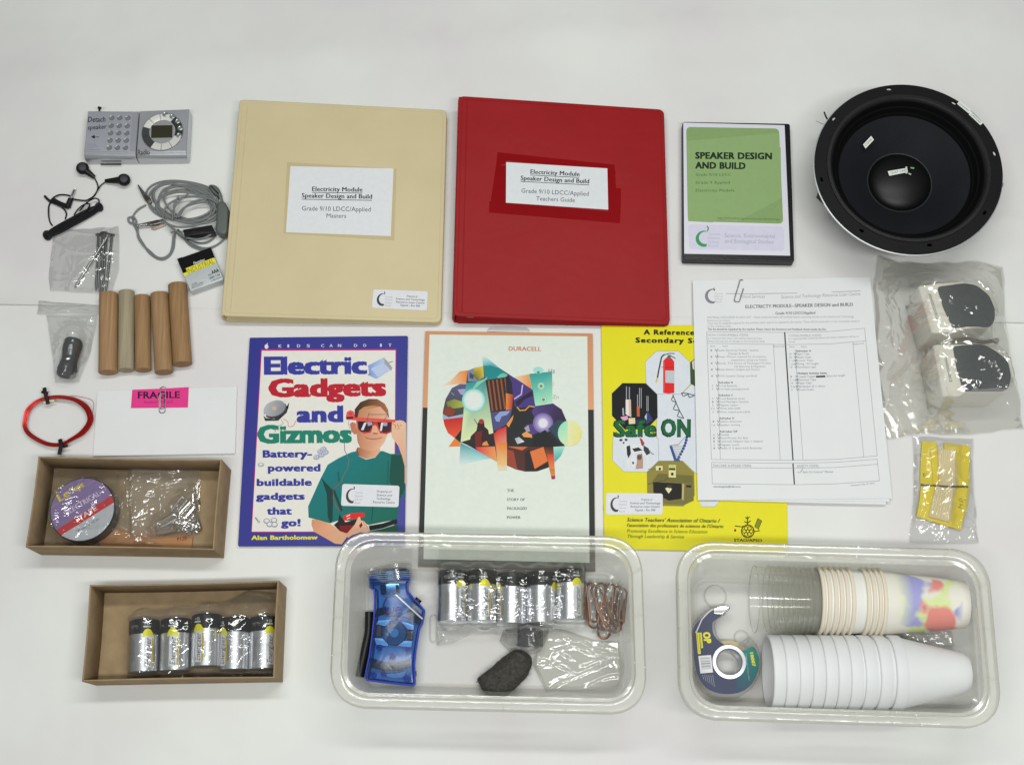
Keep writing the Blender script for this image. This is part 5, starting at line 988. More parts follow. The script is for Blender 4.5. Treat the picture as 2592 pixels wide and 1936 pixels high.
# ------------------------------------------------------------------ DVD case
def dvd():
    zt = .0145; q = sq(WP(R6, [(115, 312), (775, 324), (802, 1172), (116, 1158)], zt))
    t = thing('disc_case', P(*R6(450, 740), 0), 'black plastic disc case with a green and white cover', 'disc case')
    link('back_half', MB().prism(rrect([Vector(p) for p in q], .003, 3), .0006, .0068, .0006, .001), BLACK, t)
    link('front_half', MB().prism(rrect([Vector(p) for p in q], .003, 3), .0072, zt, .0008, .0004), BLACK, t)
    link('cover_sleeve', MB().prism(sq(WP(R6, [(120, 318), (742, 334), (776, 1134), (126, 1122)], zt)), zt-.0004, zt+.0003, .0001), M('sleeve_white', (222, 222, 232), .3, coat=.1, var=.01), t)
    pr = Pr(R6, zt+.0003); pr.poly([tuple(v) for v in rrect([(138, 344), (708, 354), (734, 938), (148, 922)], 26, 5)], (124, 150, 98))
    pr.poly([(140, 430), (710, 380), (722, 690), (300, 930), (150, 922), (144, 500)], (132, 158, 106)); pr.poly([(144, 500), (650, 440), (718, 470), (724, 780), (450, 925), (150, 880)], (132, 158, 106)); pr.poly([tuple(v) for v in rrect([(150, 942), (738, 954), (742, 1106), (156, 1094)], 22, 5)], (196, 194, 212))
    tx = (26, 44, 26); gt = (74, 110, 66); gy = (158, 160, 174)
    pr.text('SPEAKER DESIGN', (196, 538), (662, 542), 38, tx, bold=.05); pr.text('AND BUILD', (196, 598), (500, 602), 38, tx, bold=.05)
    for s, x1, y in (('Grade 9/10 LDCC', 412, 645), ('Grade 9 Applied', 405, 693), ('Electricity Module', 434, 741)): pr.text(s, (197, y), (x1, y), 17, gt, bold=.02, space=1.15)
    pr.text('http://tdsbweb/program/scienceandtechnology', (328, 908), (714, 916), 13, gt, shear=.2); pr.text('Science, Environmental', (374, 1020), (682, 1026), 24, gy); pr.text('and Ecological Studies', (374, 1055), (674, 1060), 24, gy)
    out = [(248+52*cos(a), 1030+50*sin(a)) for a in np.linspace(radians(285), radians(75), 14)]; inn = [(256+40*cos(a), 1024+38*sin(a)) for a in np.linspace(radians(75), radians(290), 14)]; pr.poly(out+inn, (60, 140, 86)); pr.line([(266, 952), (274, 964), (270, 982)], 7, (60, 110, 70))
    for i, (w, l) in enumerate((('Toronto', 74), ('District', 72), ('School', 64), ('Board', 58))): pr.text(w, (274, 1008+i*24), (274+l, 1008+i*24), 15, (168, 172, 186))
    pr.link('cover_print', t, GLOSSINK)
dvd()

# ------------------------------------------------------------------ bare loudspeaker
def woofer():
    zt = .090; R = .1128; c = P(*R6(1503, 592), zt)
    t = thing('loudspeaker', (c.x, c.y, 0), 'large black bare loudspeaker cone lying face up', 'loudspeaker')
    loops = [[(c.x+R*cos(2*pi*k/96), c.y+R*sin(2*pi*k/96)) for k in range(96)], [(c.x+.094*cos(2*pi*k/80), c.y+.094*sin(2*pi*k/80)) for k in range(80)]]
    for x, y in ((1383, 105), (1785, 192), (2032, 505), (1970, 870), (1632, 1068), (1215, 980), (970, 665), (1047, 293)):
        h = P(*R6(x, y), zt); d = (h-c).to_2d().normalized(); r = min(.1078, (h-c).to_2d().length); hc = Vector((c.x, c.y))+d*r; n = Vector((-d.y, d.x))
        loops.append([tuple(hc+n*.0033*cos(a)+d*.0019*sin(a)) for a in np.linspace(0, 2*pi, 15)[:-1]])
    SB = M('speaker_black', (9, 10, 10), .55, spec=.22, var=.2, bump=.15)
    link('mounting_ring', MB().fill(loops, zt-.003, zt), SB, t, sharp=30)
    link('ring_edge', MB().lathe([(R, zt-.0058), (R+.0012, zt-.0054), (R+.0014, zt-.0034), (R+.0002, zt-.0030)], (c.x, c.y, 0), n=96), M('bright_edge', (176, 180, 180), .4, .4), t)
    link('frame', MB().lathe([(.108, zt-.0060), (.100, zt-.012), (.094, .052), (.062, .034), (.058, .030)], (c.x, c.y, 0), n=48), SB, t)
    link('magnet', MB().lathe([(.0001, .0008), (.058, .0008), (.060, .003), (.060, .030), (.0001, .031)], (c.x, c.y, 0), n=48), M('magnet_grey', (40, 40, 42), .5), t)
    link('gasket', MB().lathe([(.0985, zt+.0002), (.0982, zt+.0016), (.0945, zt+.0018), (.0925, zt+.0004), (.0915, zt-.002)], (c.x, c.y, 0), n=80), RUBBER, t)
    prof = []
    for i in range(25):
        u = i/24; prof.append((.0920-.012*u, zt-.003-.016*u+.0030*sin(u*pi*5)))
    link('surround', MB().lathe(prof, (c.x, c.y, 0), n=80), M('surround_cloth', (7, 8, 8), .8, spec=.15, bump=.3, bs=900), t)
    prof = [(.0802-.0428*u, zt-.019-.024*u**1.15) for u in [i/12 for i in range(13)]]
    link('cone', MB().lathe(prof, (c.x, c.y, 0), n=80), M('cone_paper', (19, 20, 25), .75, spec=.2, var=.15, bump=.35, bs=420), t)
    zd = zt-.043
    link('dust_cap', MB().lathe([(.0395, zd)]+[(.0385*cos(a), zd+.0012+.0135*sin(a)) for a in np.linspace(0, pi/2-.01, 12)], (c.x, c.y, 0), n=56, cap1=True), M('dust_cap', (8, 9, 9), .42, spec=.3, bump=.1, bs=900), t)
    link('cap_ring', MB().lathe([(.0412, zd+.0012), (.0402, zd+.0022), (.0386, zd+.0020)], (c.x, c.y, 0), n=56), M('glue_ring', (34, 36, 38), .3), t)
    def lab(q, z, text, nm='name_label', tcol=(90, 92, 92), fr=.72):
        pr = Pr(D3 if nm != 'edge_label' else D2, z); pr.poly(q, (208, 212, 206)); A = bil(q); hh = (Vector(q[0])-Vector(q[3])).length
        pr.text(text, A(.12, fr), A(.9, fr), hh*.42, tcol, bold=.01); pr.link(nm, t)
    lab([(185, 462), (445, 185), (535, 310), (268, 592)], lambda x, y: zt-.0175, 'CONE')
    lab([(980, 1318), (1600, 1215), (1618, 1350), (1030, 1468)], lambda x, y: zd+.0155, 'DUST CAP')
    pr = Pr(D3, lambda x, y: zd+.0158); pr.poly([(1545, 1180), (1600, 1170), (1628, 1340), (1600, 1400), (1550, 1390)], (184, 188, 176)); pr.poly([(1640, 1370), (1735, 1400), (1720, 1448), (1650, 1410)], (176, 180, 170)); pr.poly([(1710, 1185), (1835, 1200), (1820, 1248), (1715, 1230)], (120, 150, 120)); pr.link('tape_scrap', t)
    lab([(478, 275), (960, 640), (860, 790), (370, 385)], zt+.0004, 'DAMPED', 'edge_label'); lab([(925, 660), (1460, 1185), (1345, 1280), (865, 830)], zt+.0004, 'SURROUND', 'edge_label')
    def wire(pts, zz, r=.0006): link('terminal_wire', MB().tube(catmull([P(*R6(x, y), z) for (x, y), z in zip(pts, zz)], 5), r, 6), BLACK, t)
    wire([(985, 252), (998, 285), (1015, 305), (1060, 330)], (.06, .058, .055, .05), .0011); wire([(935, 308), (975, 325), (1040, 340)], (.05, .05, .05), .0003); wire([(1925, 970), (1935, 990), (1915, 955)], (.06, .058, .06), .0011); wire([(2078, 690), (2070, 715), (2040, 720)], (.075, .075, .075), .0016)
    link('terminal', MB().prism(sq(WP(R6, [(955, 720), (945, 760), (985, 800), (1000, 770)], .06)), .052, .066, .001), BLACK, t)
woofer()

# ------------------------------------------------------------------ two desk speakers in a bag
def desk_speaker(top, h, grille, txt, label, z0=.003):
    C = WP(D1, top, h); t = thing('desk_speaker', sum(C, Vector())/len(C)-Vector((0, 0, h-z0)), label, 'speaker', 'small desk speakers in a clear bag')
    IV = M('ivory_plastic', (206, 203, 192), .42, var=.02, bump=.05)
    cc = sum([v.to_2d() for v in C], Vector((0, 0)))/len(C); pl = rrect([v.to_2d() for v in C], .0025, 3)
    lo = [cc+(p-cc)*.965 for p in pl]
    link('cabinet', MB().rings([[Vector((*p, z0+.0008)) for p in [cc+(p-cc)*.94 for p in pl]], [Vector((*p, z0+.004)) for p in lo], [Vector((*p, h-.0022)) for p in pl], [Vector((*(cc+(p-cc)*.992), h-.0007)) for p in pl], [Vector((*(cc+(p-cc)*.975), h)) for p in pl]]) if True else None, IV, t, sharp=50)
    g = [v.to_2d() for v in WP(D1, grille, h)]; g = rrect(g, .004, 3); gc = sum(g, Vector((0, 0)))/len(g)
    link('grille', MB().rings([[Vector((*p, h-.0005)) for p in g], [Vector((*(gc+(p-gc)*.97), h+.002)) for p in g], [Vector((*(gc+(p-gc)*.75), h+.0042)) for p in g], [Vector((*(gc+(p-gc)*.3), h+.0055)) for p in g]]), M('grille_cloth', (28, 42, 47), .6, var=.15, bump=.5, bs=1800), t)
    pr = Pr(D1, h, k0=4); pr.text('POWERSOURCE', txt[0], txt[1], 26, (84, 84, 82), bold=.02, up=txt[2]); pr.link('lettering', t)
    return poly_h([tuple(p) for p in pl], h+.004)
hh = [desk_speaker([(165, 240), (340, 215), (600, 195), (740, 215), (860, 330), (905, 490), (860, 625), (600, 650), (505, 680), (295, 690)], .070, [(340, 248), (600, 212), (720, 235), (840, 330), (895, 460), (895, 560), (850, 632), (640, 628), (495, 650), (400, 450)], ((262, 322), (340, 560), (.97, -.25)), 'upper small ivory desk speaker with dark grille in the large bag'),
      desk_speaker([(305, 795), (500, 792), (760, 790), (900, 830), (1010, 940), (1055, 1090), (1040, 1190), (990, 1250), (600, 1255), (560, 1290), (400, 1290)], .068, [(490, 812), (700, 790), (800, 800), (920, 870), (1020, 960), (1050, 1100), (1030, 1200), (985, 1245), (592, 1248), (530, 1040)], ((405, 895), (465, 1155), (.97, -.22)), 'lower small ivory desk speaker with dark grille in the large bag')]
solo('speaker_cord', MB().tube(catmull([P(*D1(x, y), z) for x, y, z in ((330, 740, .03), (480, 760, .036), (640, 745, .04), (760, 775, .04), (880, 760, .036), (915, 750, .036), (905, 790, .034))], 5), .0024, 8), M('brown_cord', (78, 72, 62), .6), 'short dark cord squeezed between the two desk speakers', 'cord')
mb = bag_mesh((jag(B5, [(85, 58), (190, 90), (420, 95), (600, 88), (738, 118)]), jag(B5, [(738, 118), (742, 330), (775, 560), (812, 760), (850, 965)]), jag(B5, [(128, 1022), (330, 992), (520, 990), (640, 978), (850, 965)]), jag(B5, [(85, 58), (62, 250), (70, 500), (95, 760), (128, 1022)])), .0006, hh, 55, n=110, m=100, amp=.0046, fold=8, loose=.0, puff=.0012, wob=.004, creases=70)
solo('large_plastic_bag', mb, film('bag_film_g', tint=(.99, .99, .975), haze=.13, rough=.09, base=.015, crinkle=.5, cs=20, hcol=(.94, .93, .87)), 'large cloudy plastic bag around the two small desk speakers', 'plastic bag', 'clear plastic bags')

# ------------------------------------------------------------------ yellow card, sticks and their bag
def card(pts, z0, z1, label, txt=None):
    t = thing('yellow_card', P(*D4(*pts[0]), z0), label, 'card', 'folded yellow cards in a small bag')
    link('card', MB().prism(sq(WP(D4, pts, z1)), z0, z1, .0002), M('yellow_card', (206, 186, 44), .6, var=.04, bump=.1), t)
    if txt:
        pr = Pr(D4, z1, k0=3)
        for pl in txt: pr.line(pl, 7, (60, 54, 30))
        pr.link('handwriting', t)
card([(240, 92), (440, 98), (468, 190), (510, 480), (505, 700), (400, 700), (215, 680), (222, 400)], .0012, .0026, 'upper left yellow card with a slit in the small bag', [[(250, 545), (300, 545)], [(260, 580), (310, 575), (300, 600)], [(258, 545), (270, 590)]])
card([(350, 215), (470, 190), (508, 480), (505, 695), (402, 698), (372, 350)], .0030, .0042, 'narrow yellow flap folded over the upper left card')
card([(550, 118), (880, 150), (915, 180), (900, 720), (720, 725), (560, 700), (555, 190)], .0012, .0028, 'upper right yellow card in the small bag')
card([(225, 720), (900, 735), (880, 960), (780, 1325), (600, 1275), (165, 1135), (210, 900)], .0030, .0046, 'lower yellow card with the handwritten letters in the small bag', [[(770, 885), (760, 920), (820, 945)], [(770, 885), (845, 910)], [(800, 900), (796, 930)], [(758, 960), (820, 985)], [(762, 962), (790, 990), (745, 1005)], [(742, 1005), (800, 1028)]])
sh_ = []
for k in range(7):
    u = (k-3)/3; a = (585+u*88, 205+12*(k % 2)); b = (610+u*95, 690); c = (575+u*105, 735); d = (480+u*118, 1180+30*u)
    p = [P(*D4(*x), z) for x, z in ((a, .0065), (b, .0072), (c, .0075), (d, .0062))]
    t_ = solo('balsa_stick', MB().tube([p[0], p[1], p[2], p[3]], .0029, 4, flat=.7), M('balsa_wood', (204, 190, 150), .7, var=.12, vs=80, stretch=(3, .2, 3)), '%s balsa stick of the bundle over the yellow cards' % ('leftmost', 'second from left', 'third from left', 'middle', 'third from right', 'second from right', 'rightmost')[k], 'wood stick', 'pale balsa sticks bundled over the yellow cards')
    sh_.append(cap_h(p[0], p[3], .004, .0098))
solo('rubber_band', MB().tube(catmull([P(*D4(x, y), z) for x, y, z in ((225, 700, .0052), (420, 708, .0058), (500, 715, .0095), (600, 720, .0115), (690, 722, .0095), (780, 722, .0058), (880, 726, .0052))], 4), .0011, 6), M('dark_band', (86, 70, 40), .6), 'thin dark band across the middle of the yellow cards', 'rubber band')
mb = bag_mesh((jag(D4, [(100, 20), (400, 40), (950, 60)]), jag(D4, [(950, 60), (965, 700), (1020, 1510)]), jag(D4, [(60, 1505), (500, 1520), (1020, 1510)]), jag(D4, [(100, 20), (130, 700), (60, 1505)])), .0006, sh_+[poly_h([tuple(v[:2]) for v in WP(D4, [(220, 100), (915, 150), (780, 1320), (165, 1130)], .004)], .0048)], 66, n=100, m=80, amp=.0024, fold=11, loose=.002)
solo('plastic_bag', mb, film('bag_film_h', haze=.05, rough=.07, base=.01), 'small clear bag of yellow cards and balsa sticks', 'plastic bag', 'clear plastic bags')
# ------------------------------------------------------------------ translucent storage bins
def milky(name, haze, tint, hcol):
    return film(name, tint=tint, haze=haze, rough=.14, fres=1.1, base=.02, crinkle=.12, cs=25, hcol=hcol)
WALL = milky('bin_wall', .32, (.985, .985, .965), (.93, .93, .86)); RIM = milky('bin_rim', .52, (.975, .975, .95), (.93, .93, .86)); FLOORM = milky('bin_floor', .10, (.99, .99, .98), (.93, .94, .90))
def bin_(cr, rim, flo, h, label, org):
    t = thing('storage_bin', P(*cr(*org), 0), label, 'storage bin', 'translucent plastic storage bins')
    Q = [P(*cr(*p), h).to_2d() for p in rim]; Fq = [P(*cr(*p), .002).to_2d() for p in flo]
    inn = offs(Q, -.012)
    def lv(u, d=0, r=.03): return rrect(offs([Fq[i].lerp(inn[i], u) for i in range(4)], d), r, 9)
    def up(pl, z): return [Vector((p.x, p.y, z)) for p in pl]
    f0 = rrect(offs(Fq, -.006), .012, 9)
    link('floor_panel', MB().rings([up(rrect(offs(Fq, -.010), .010, 9), .0012), up(f0, .0012)], True, False), FLOORM, t)
    link('side_wall', MB().rings([up(f0, .0012), up(rrect(offs(Fq, -.002), .014, 9), .0026), up(rrect(offs(Fq, 0), .018, 9), .0065), up(lv(.35, 0, .022), h*.35), up(lv(.72, 0, .026), h*.78), up(lv(.74, .0035, .028), h*.785), up(lv(1, -.003, .03), h*.93), up(lv(1, 0, .031), h-.006)], False, False), WALL, t, sharp=25)
    ro = lambda d: rrect(offs(Q, d), .038+d, 9)
    link('rim', MB().rings([up(lv(1, 0, .031), h-.006), up(lv(1, .001, .031), h-.001), up(rrect(offs(inn, .0035), .033, 9), h), up(ro(-.002), h-.0006), up(ro(0), h-.003), up(ro(.0006), h-.012), up(ro(-.0008), h-.0125), up(ro(-.0012), h-.004)], False, False), RIM, t, sharp=40)
    ribs = [(0, .345), (0, .585), (0, .88), (1, .18), (1, .75), (2, .25), (2, .45), (3, .28), (3, .72), (1, .45), (3, .5)]
    for e, u in ribs:
        a, b = offs(Q, -.0006)[e].lerp(offs(Q, -.0006)[(e+1) % 4], u), inn[e].lerp(inn[(e+1) % 4], u)
        link('rib', MB().tube([Vector((*a, h-.001)), Vector((*b, h-.0035))], .0011, 6), RIM, t)
    for e, u0, u1, dz in ((0, .34, .62, .012), (2, .3, .62, .012), (1, .3, .6, .02), (3, .35, .65, .02)):   # lip slots under the rim
        a0, a1 = inn[e].lerp(inn[(e+1) % 4], u0), inn[e].lerp(inn[(e+1) % 4], u1); n = (Q[e]-inn[e]).normalized()*.0
        link('grip_lip', MB().tube([Vector((*(a0+n), h-dz)), Vector((*(a1+n), h-dz))], .0012, 6), RIM, t)
    return t, Fq
HBIN = .098
tl, FL = bin_(B6, [(84, 58), (2118, 96), (2158, 1282), (28, 1232)], [(268, 286), (1962, 330), (2010, 1138), (268, 1100)], HBIN, 'translucent storage bin holding a blue flashlight and batteries', (1100, 660))
tr, FR = bin_(B7, [(78, 42), (1992, 96), (2092, 1196), (100, 1132)], [(170, 268), (1890, 320), (1945, 1085), (205, 1030)], HBIN, 'translucent storage bin holding stacked cups and a tape dispenser', (1080, 620))
for cr, x, y, rr in ((B7, 318, 385, .0125), (B7, 478, 638, .008), ): 
    c = P(*cr(x, y), .0016); link('foot_mark', MB().tube([Vector((c.x+rr*cos(a), c.y+rr*sin(a), .0022)) for a in np.linspace(0, 2*pi, 29)[:-1]], .0006, 6, closed=True), RIM, tr)
c = sq(WP(B6, [(708, 620), (750, 620), (750, 800), (708, 800)], .002)); link('foot_mark', MB().tube([Vector((p.x, p.y, .0022)) for p in rrect([Vector(p) for p in c], .008, 5)], .0006, 6, closed=True), RIM, tl)
ZF = .0030

# ------------------------------------------------------------------ blue see-through dynamo flashlight
def flashlight():
    t = thing('dynamo_flashlight', P(*C1(420, 800), ZF), 'see-through blue hand squeeze flashlight in the left storage bin', 'flashlight')
    body = [(145, 262), (600, 265), (572, 350), (578, 412), (640, 490), (700, 550), (760, 622), (735, 760), (702, 822), (688, 900), (660, 1080), (648, 1220), (655, 1430), (622, 1452), (400, 1430), (115, 1392), (100, 1350), (148, 1120), (178, 900), (198, 700), (205, 520), (200, 405), (150, 372)]
    zt = .032; o = [v.to_2d() for v in WP(C1, body, zt)]
    BS = M('blue_shell', (34, 84, 168), .25, coat=.4, var=.05)
    link('lower_shell', MB().prism(offs(o, -.0012), ZF, .016, .001, .003), BS, t)
    rs = [[Vector((*p, .016)) for p in o], [Vector((*p, .028)) for p in o], [Vector((*p, .0312)) for p in offs(o, -.0012)], [Vector((*p, .0322)) for p in offs(o, -.0032)]]
    CB = film('clear_blue', tint=(.34, .52, .76), haze=.14, rough=.2, fres=.8, base=.0, crinkle=.08, cs=30, hcol=(.05, .14, .36))
    link('upper_shell', MB().rings(rs, False, True), CB, t, sharp=30)
    link('shell_edge', MB().tube([Vector((*p, .0300)) for p in offs(o, -.0006)], .0012, 6, closed=True), M('blue_edge', (26, 50, 158), .25, coat=.4), t)
    link('inner_plate', MB().prism(offs(o, -.004), .0161, .0175), M('pale_blue_inside', (150, 190, 226), .4), t)
    zi = .0180
    def pl(pts, z0, z1, mat, nm, bev=.0003): return link(nm, MB().prism(sq(WP(C1, pts, z1)), z0, z1, bev), mat, t)
    LP = M('stator_steel', (206, 214, 220), .3, .7); CO = M('copper_coil', (150, 84, 50), .4, .5, var=.2); DKB = M('dark_inside', (22, 26, 34), .5)
    pl([(250, 735), (400, 728), (330, 800), (225, 782)], zi, .024, LP, 'stator_plate'); pl([(490, 742), (600, 770), (645, 790), (640, 842), (575, 835)], zi, .024, LP, 'stator_plate')
    pl([(205, 928), (300, 935), (360, 1000), (355, 1020), (225, 1000)], zi, .024, LP, 'stator_plate'); pl([(530, 960), (625, 962), (610, 1030), (455, 1020)], zi, .024, LP, 'stator_plate')
    pl([(235, 795), (288, 800), (280, 915), (226, 910)], zi, .025, CO, 'copper_winding'); pl([(575, 848), (632, 850), (625, 948), (568, 945)], zi, .025, CO, 'copper_winding')
    c = P(*C1(428, 878), .025); link('flywheel', MB().lathe([(.0135, .018), (.0135, .025), (.013, .0256), (.0001, .0256)], (c.x, c.y, 0), n=36), M('flywheel_grey', (84, 96, 112), .4, .4), t)
    link('hub', MB().lathe([(.0050, .0256), (.0048, .027), (.0024, .0272), (.0022, .0262), (.0001, .0262)], (c.x, c.y, 0), n=24), M('hub_pale', (150, 196, 214), .4), t)
    arc = [(165, 1150), (300, 1190), (400, 1198), (500, 1190), (600, 1160)]; arc2 = [(598, 1245), (500, 1278), (400, 1288), (280, 1280), (155, 1245)]
    pl([tuple(v[:2]) for v in catmull([(x, y, 0) for x, y in arc], 3)]+[tuple(v[:2]) for v in catmull([(x, y, 0) for x, y in arc2], 3)], zi, .026, DKB, 'drive_arc')
    pl([(330, 1325)]+[(345+i*10, 1358-(i % 2)*10+6*sin(i/20*pi)*3) for i in range(20)]+[(560, 1290), (450, 1315)], zi, .024, M('gear_white', (196, 214, 230), .4), 'gear_sector')
    for x, y, r in ((188, 1330, .0035), (305, 1322, .003), (562, 1372, .0038), (470, 620, .0036), (362, 622, .003), (402, 1132, .0035), (445, 732, .002), (255, 1035, .003), (575, 1065, .003)):
        c = P(*C1(x, y), .028); link('screw_post', MB().lathe([(r, .018), (r, .0285), (r*.55, .0287), (r*.5, .027), (.0001, .027)], (c.x, c.y, 0), n=16), M('post_blue', (30, 62, 160), .3), t)
    pl([(560, 640), (640, 575), (735, 690), (690, 790), (650, 750)], zi, .027, DKB, 'switch_box'); pl([(230, 610), (330, 585), (345, 650), (215, 700)], zi, .022, DKB, 'dark_block')
    link('red_wire', MB().tube(catmull([P(*C1(x, y), .026) for x, y in ((345, 480), (310, 560), (320, 640), (375, 690), (440, 690), (600, 720), (650, 760))], 5), .0007, 6).tube(catmull([P(*C1(x, y), .025) for x, y in ((420, 590), (415, 640), (370, 665), (320, 640))], 5), .0006, 6), M('red_wire', (150, 40, 60), .4), t)
    link('link_bar', MB().tube([P(*C1(442, 455), .0325), P(*C1(600, 600), .0330), P(*C1(738, 722), .0325)], .0012, 6), M('bright_bar', (222, 226, 236), .2, .6), t)
    pl([(330, 330), (480, 330), (470, 430), (340, 440)], zi, .028, CHROME, 'bulb_block'); pl([(270, 350), (330, 345), (330, 440), (280, 445)], zi, .026, DKB, 'bulb_mount'); pl([(440, 345), (470, 345), (480, 425), (450, 430)], zi, .0285, DKB, 'bulb_mount')
    link('switch_knob', MB().tube([P(*C1(655, 560), .026), P(*C1(700, 500), .027)], .0040, 10), BLACK, t)
    # lens head: threaded clear cap
    a, b = P(*C1(388, 330), .0185), P(*C1(362, 148), .0185); d = (b-a).normalized(); L = (b-a).length; r = .0268
    prof = []
    for i in range(5): z = L*.08+L*.6*i/5; prof += [(r-.0030, z), (r-.0006, z+L*.03), (r-.0006, z+L*.07), (r-.0030, z+L*.10)]
    LN = film('clear_lens', haze=.06, rough=.06, fres=1.6, base=.10, crinkle=0)
    link('lens_cap', MB().lathe([(r-.003, 0)]+prof+[(r, L*.75), (r, L*.98), (r-.002, L), (.0001, L)], a, d, 40, sx=.62), LN, t)
    link('reflector', MB().lathe([(r-.005, L*.7), (.012, L*.2), (.005, 0)], a, d, 32, sx=.6), CHROME, t)
    link('head_collar', MB().lathe([(r-.007, -L*.06), (r-.004, 0), (r-.0036, L*.62)], a, d, 40, sx=.58), CB, t)
    for u in (.08, .2, .32, .44, .56): link('thread', MB().tube([a+d*L*u+Vector((cos(q), 0, 0))*(r-.0018)+Vector((0, 0, 1))*(r-.0018)*.6*sin(q) for q in np.linspace(0, pi, 20)], .0006, 5), M('thread_edge', (150, 176, 214), .2, .5), t)
    pts = [P(*C1(x, y), .016) for x, y in ((152, 648), (150, 740), (146, 860), (128, 960), (100, 1090), (72, 1220), (46, 1358))]
    link('squeeze_handle', MB().tube(catmull(pts, 4), .0052, 14, flat=1.4), BLACK, t)
    link('handle_slot', MB().prism(sq(WP(C1, [(640, 1280), (662, 1290), (662, 1340), (640, 1340)], .02)), .008, .02), DKB, t)
flashlight()

# ------------------------------------------------------------------ batteries in the bin
G2 = 'large batteries bagged in the storage bin'; bh = []
for x0, x1, yt, yb, roll, lab in ((765, 950, 318, 672, .30, 'leftmost battery in the storage bin'), (957, 1150, 315, 672, -.15, 'second battery from the left in the storage bin'), (1162, 1346, 335, 688, -1.5, 'middle battery in the storage bin, mostly plain silver'), (1352, 1542, 328, 682, .75, 'fourth battery from the left in the storage bin'), (1550, 1738, 308, 660, .05, 'rightmost battery in the storage bin, its lettering clear')):
    xm = (x0+x1)/2; bh.append(put_battery((xm, yt+30), (xm-2, yb-20), B6, ZF+.0012, roll, lab, G2))
mb = bag_mesh((jag(B6, [(750, 300), (1000, 296), (1400, 300), (1745, 290)]), jag(B6, [(1745, 290), (1752, 480), (1748, 700)]), jag(B6, [(752, 832), (860, 810), (1000, 742), (1250, 760), (1500, 745), (1748, 700)]), jag(B6, [(750, 300), (752, 560), (752, 832)])), ZF, bh, 77, n=100, m=120, amp=.0030, fold=15, loose=.004, puff=.0005)
solo('plastic_bag', mb, film('bag_film_i', haze=.04, rough=.07, base=.015, crinkle=.45), 'clear crinkled bag over the five batteries in the storage bin', 'plastic bag', 'clear plastic bags')

# ------------------------------------------------------------------ copper wires
CU = M('copper_wire', (124, 88, 70), .35, .6, var=.15); rnd = random.Random(3); ch = []
W5 = [((835, 300), (885, 745), .011, .3, 'left edge'), ((930, 300), (985, 850), .010, -.3, 'second from the left, reaching the lowest'), ((1045, 305), (960, 740), .014, .5, 'slanting across the middle'), ((1110, 330), (1085, 790), .012, .2, 'right of the middle'), ((1155, 350), (1120, 720), .010, -.5, 'right edge'), ((870, 330), (1070, 780), .017, .4, 'top of the pile, running to the lower right')]
for a, b, z, ti, w in W5:
    z += ZF-.004; solo('copper_clip', clip_at(a, b, z, w=.0135, r=.0013, tilt=ti, cr=C2), CU, 'copper wire clip in the storage bin, %s of the bunch' % w if 'edge' in w else 'copper wire clip in the storage bin, %s' % w, 'wire clip', 'large copper wire clips')
    ch.append(cap_h(P(*C2(*a), z), P(*C2(*b), z), .006, z+.004))
mb = bag_mesh(q4(C2, (820, 270), (1180, 280), (1130, 820), (860, 800)), ZF, ch, 88, n=60, m=50, amp=.0036, fold=22, loose=.003)
solo('plastic_bag', mb, film('bag_film_j', haze=.08, rough=.08, base=.02, crinkle=.45), 'small clear wrap around the copper clips in the storage bin', 'plastic bag', 'clear plastic bags')

# ------------------------------------------------------------------ steel wool, black roll, empty bag
def wool():
    out = [(1030, 1040), (1110, 975), (1190, 905), (1250, 868), (1300, 850), (1350, 870), (1378, 905), (1385, 960), (1362, 1010), (1330, 1060), (1270, 1115), (1215, 1165), (1150, 1172), (1090, 1165), (1048, 1110), (1028, 1070)]
    o = [v.to_2d() for v in WP(B6, out, .012)]; cc = sum(o, Vector((0, 0)))/len(o); o = [v.to_2d() for v in catmull([Vector((*p, 0)) for p in o], 4, True)]
    rs = []
    for s, z in ((.80, 0), (.96, .003), (1.0, .008), (.95, .014), (.82, .0195), (.6, .0225), (.34, .0238), (.12, .0242)):
        rs.append([Vector((*(cc+(p-cc)*s*(1+.05*noise.noise(Vector((p.x*150, p.y*150, z*90))))), ZF+.001+z*(1+.16*noise.noise(Vector((p.x*90*s, p.y*90*s, 2.0+s)))))) for p in o])
    t = thing('steel_wool', (cc.x, cc.y, ZF), 'dark folded wad of steel wool near the front of the left bin', 'steel wool')
    link('wad', MB().rings(rs), M('wool_grey', (64, 62, 58), .75, .2, var=.4, bump=1.0, bs=700, vs=350), t)
    mb = MB(); rnd = random.Random(9)
    for k in range(620):
        p = o[rnd.randrange(len(o))]; s = math.sqrt(rnd.random())*.98; q = cc+(p-cc)*s; z = ZF+.003+.0215*math.sqrt(max(0, 1-s**2.6)); a = rnd.gauss(.7, .6); L = rnd.uniform(.004, .011)
        d = Vector((cos(a), sin(a), rnd.uniform(-.3, .3)))*L; w = Vector((-sin(a), cos(a), .2))*rnd.uniform(-.002, .002); q = Vector((*q, z))
        mb.tube([q-d*.5, q+w, q+d*.5], rnd.uniform(.00012, .00024), 3)
    f = link('fibres', mb, M('wool_fibre', (92, 90, 84), .4, .7, var=.3), t, smooth=False); f['kind'] = 'stuff'
wool()
p, q = P(*B6(1375, 715), ZF+.010), P(*B6(1375, 830), ZF+.010); mb = MB(); rs = []; d = (q-p).normalized(); x = Vector((0, 0, 1)).cross(d).normalized()
for i in range(9):
    c = p.lerp(q, i/8); rs.append([c+x*.0145*cos(a)*(1+.1*noise.noise(Vector((a, i, 1))))+Vector((0, 0, 1))*.0085*sin(a) for a in [2*pi*k/20 for k in range(20)]])
solo('black_roll', mb.rings(rs), M('black_cloth_roll', (44, 46, 50)), 'small dark roll half under the battery bag in the storage bin', 'rolled sheet')
bh = [cap_h(p, q, .0145, ZF+.0205)]
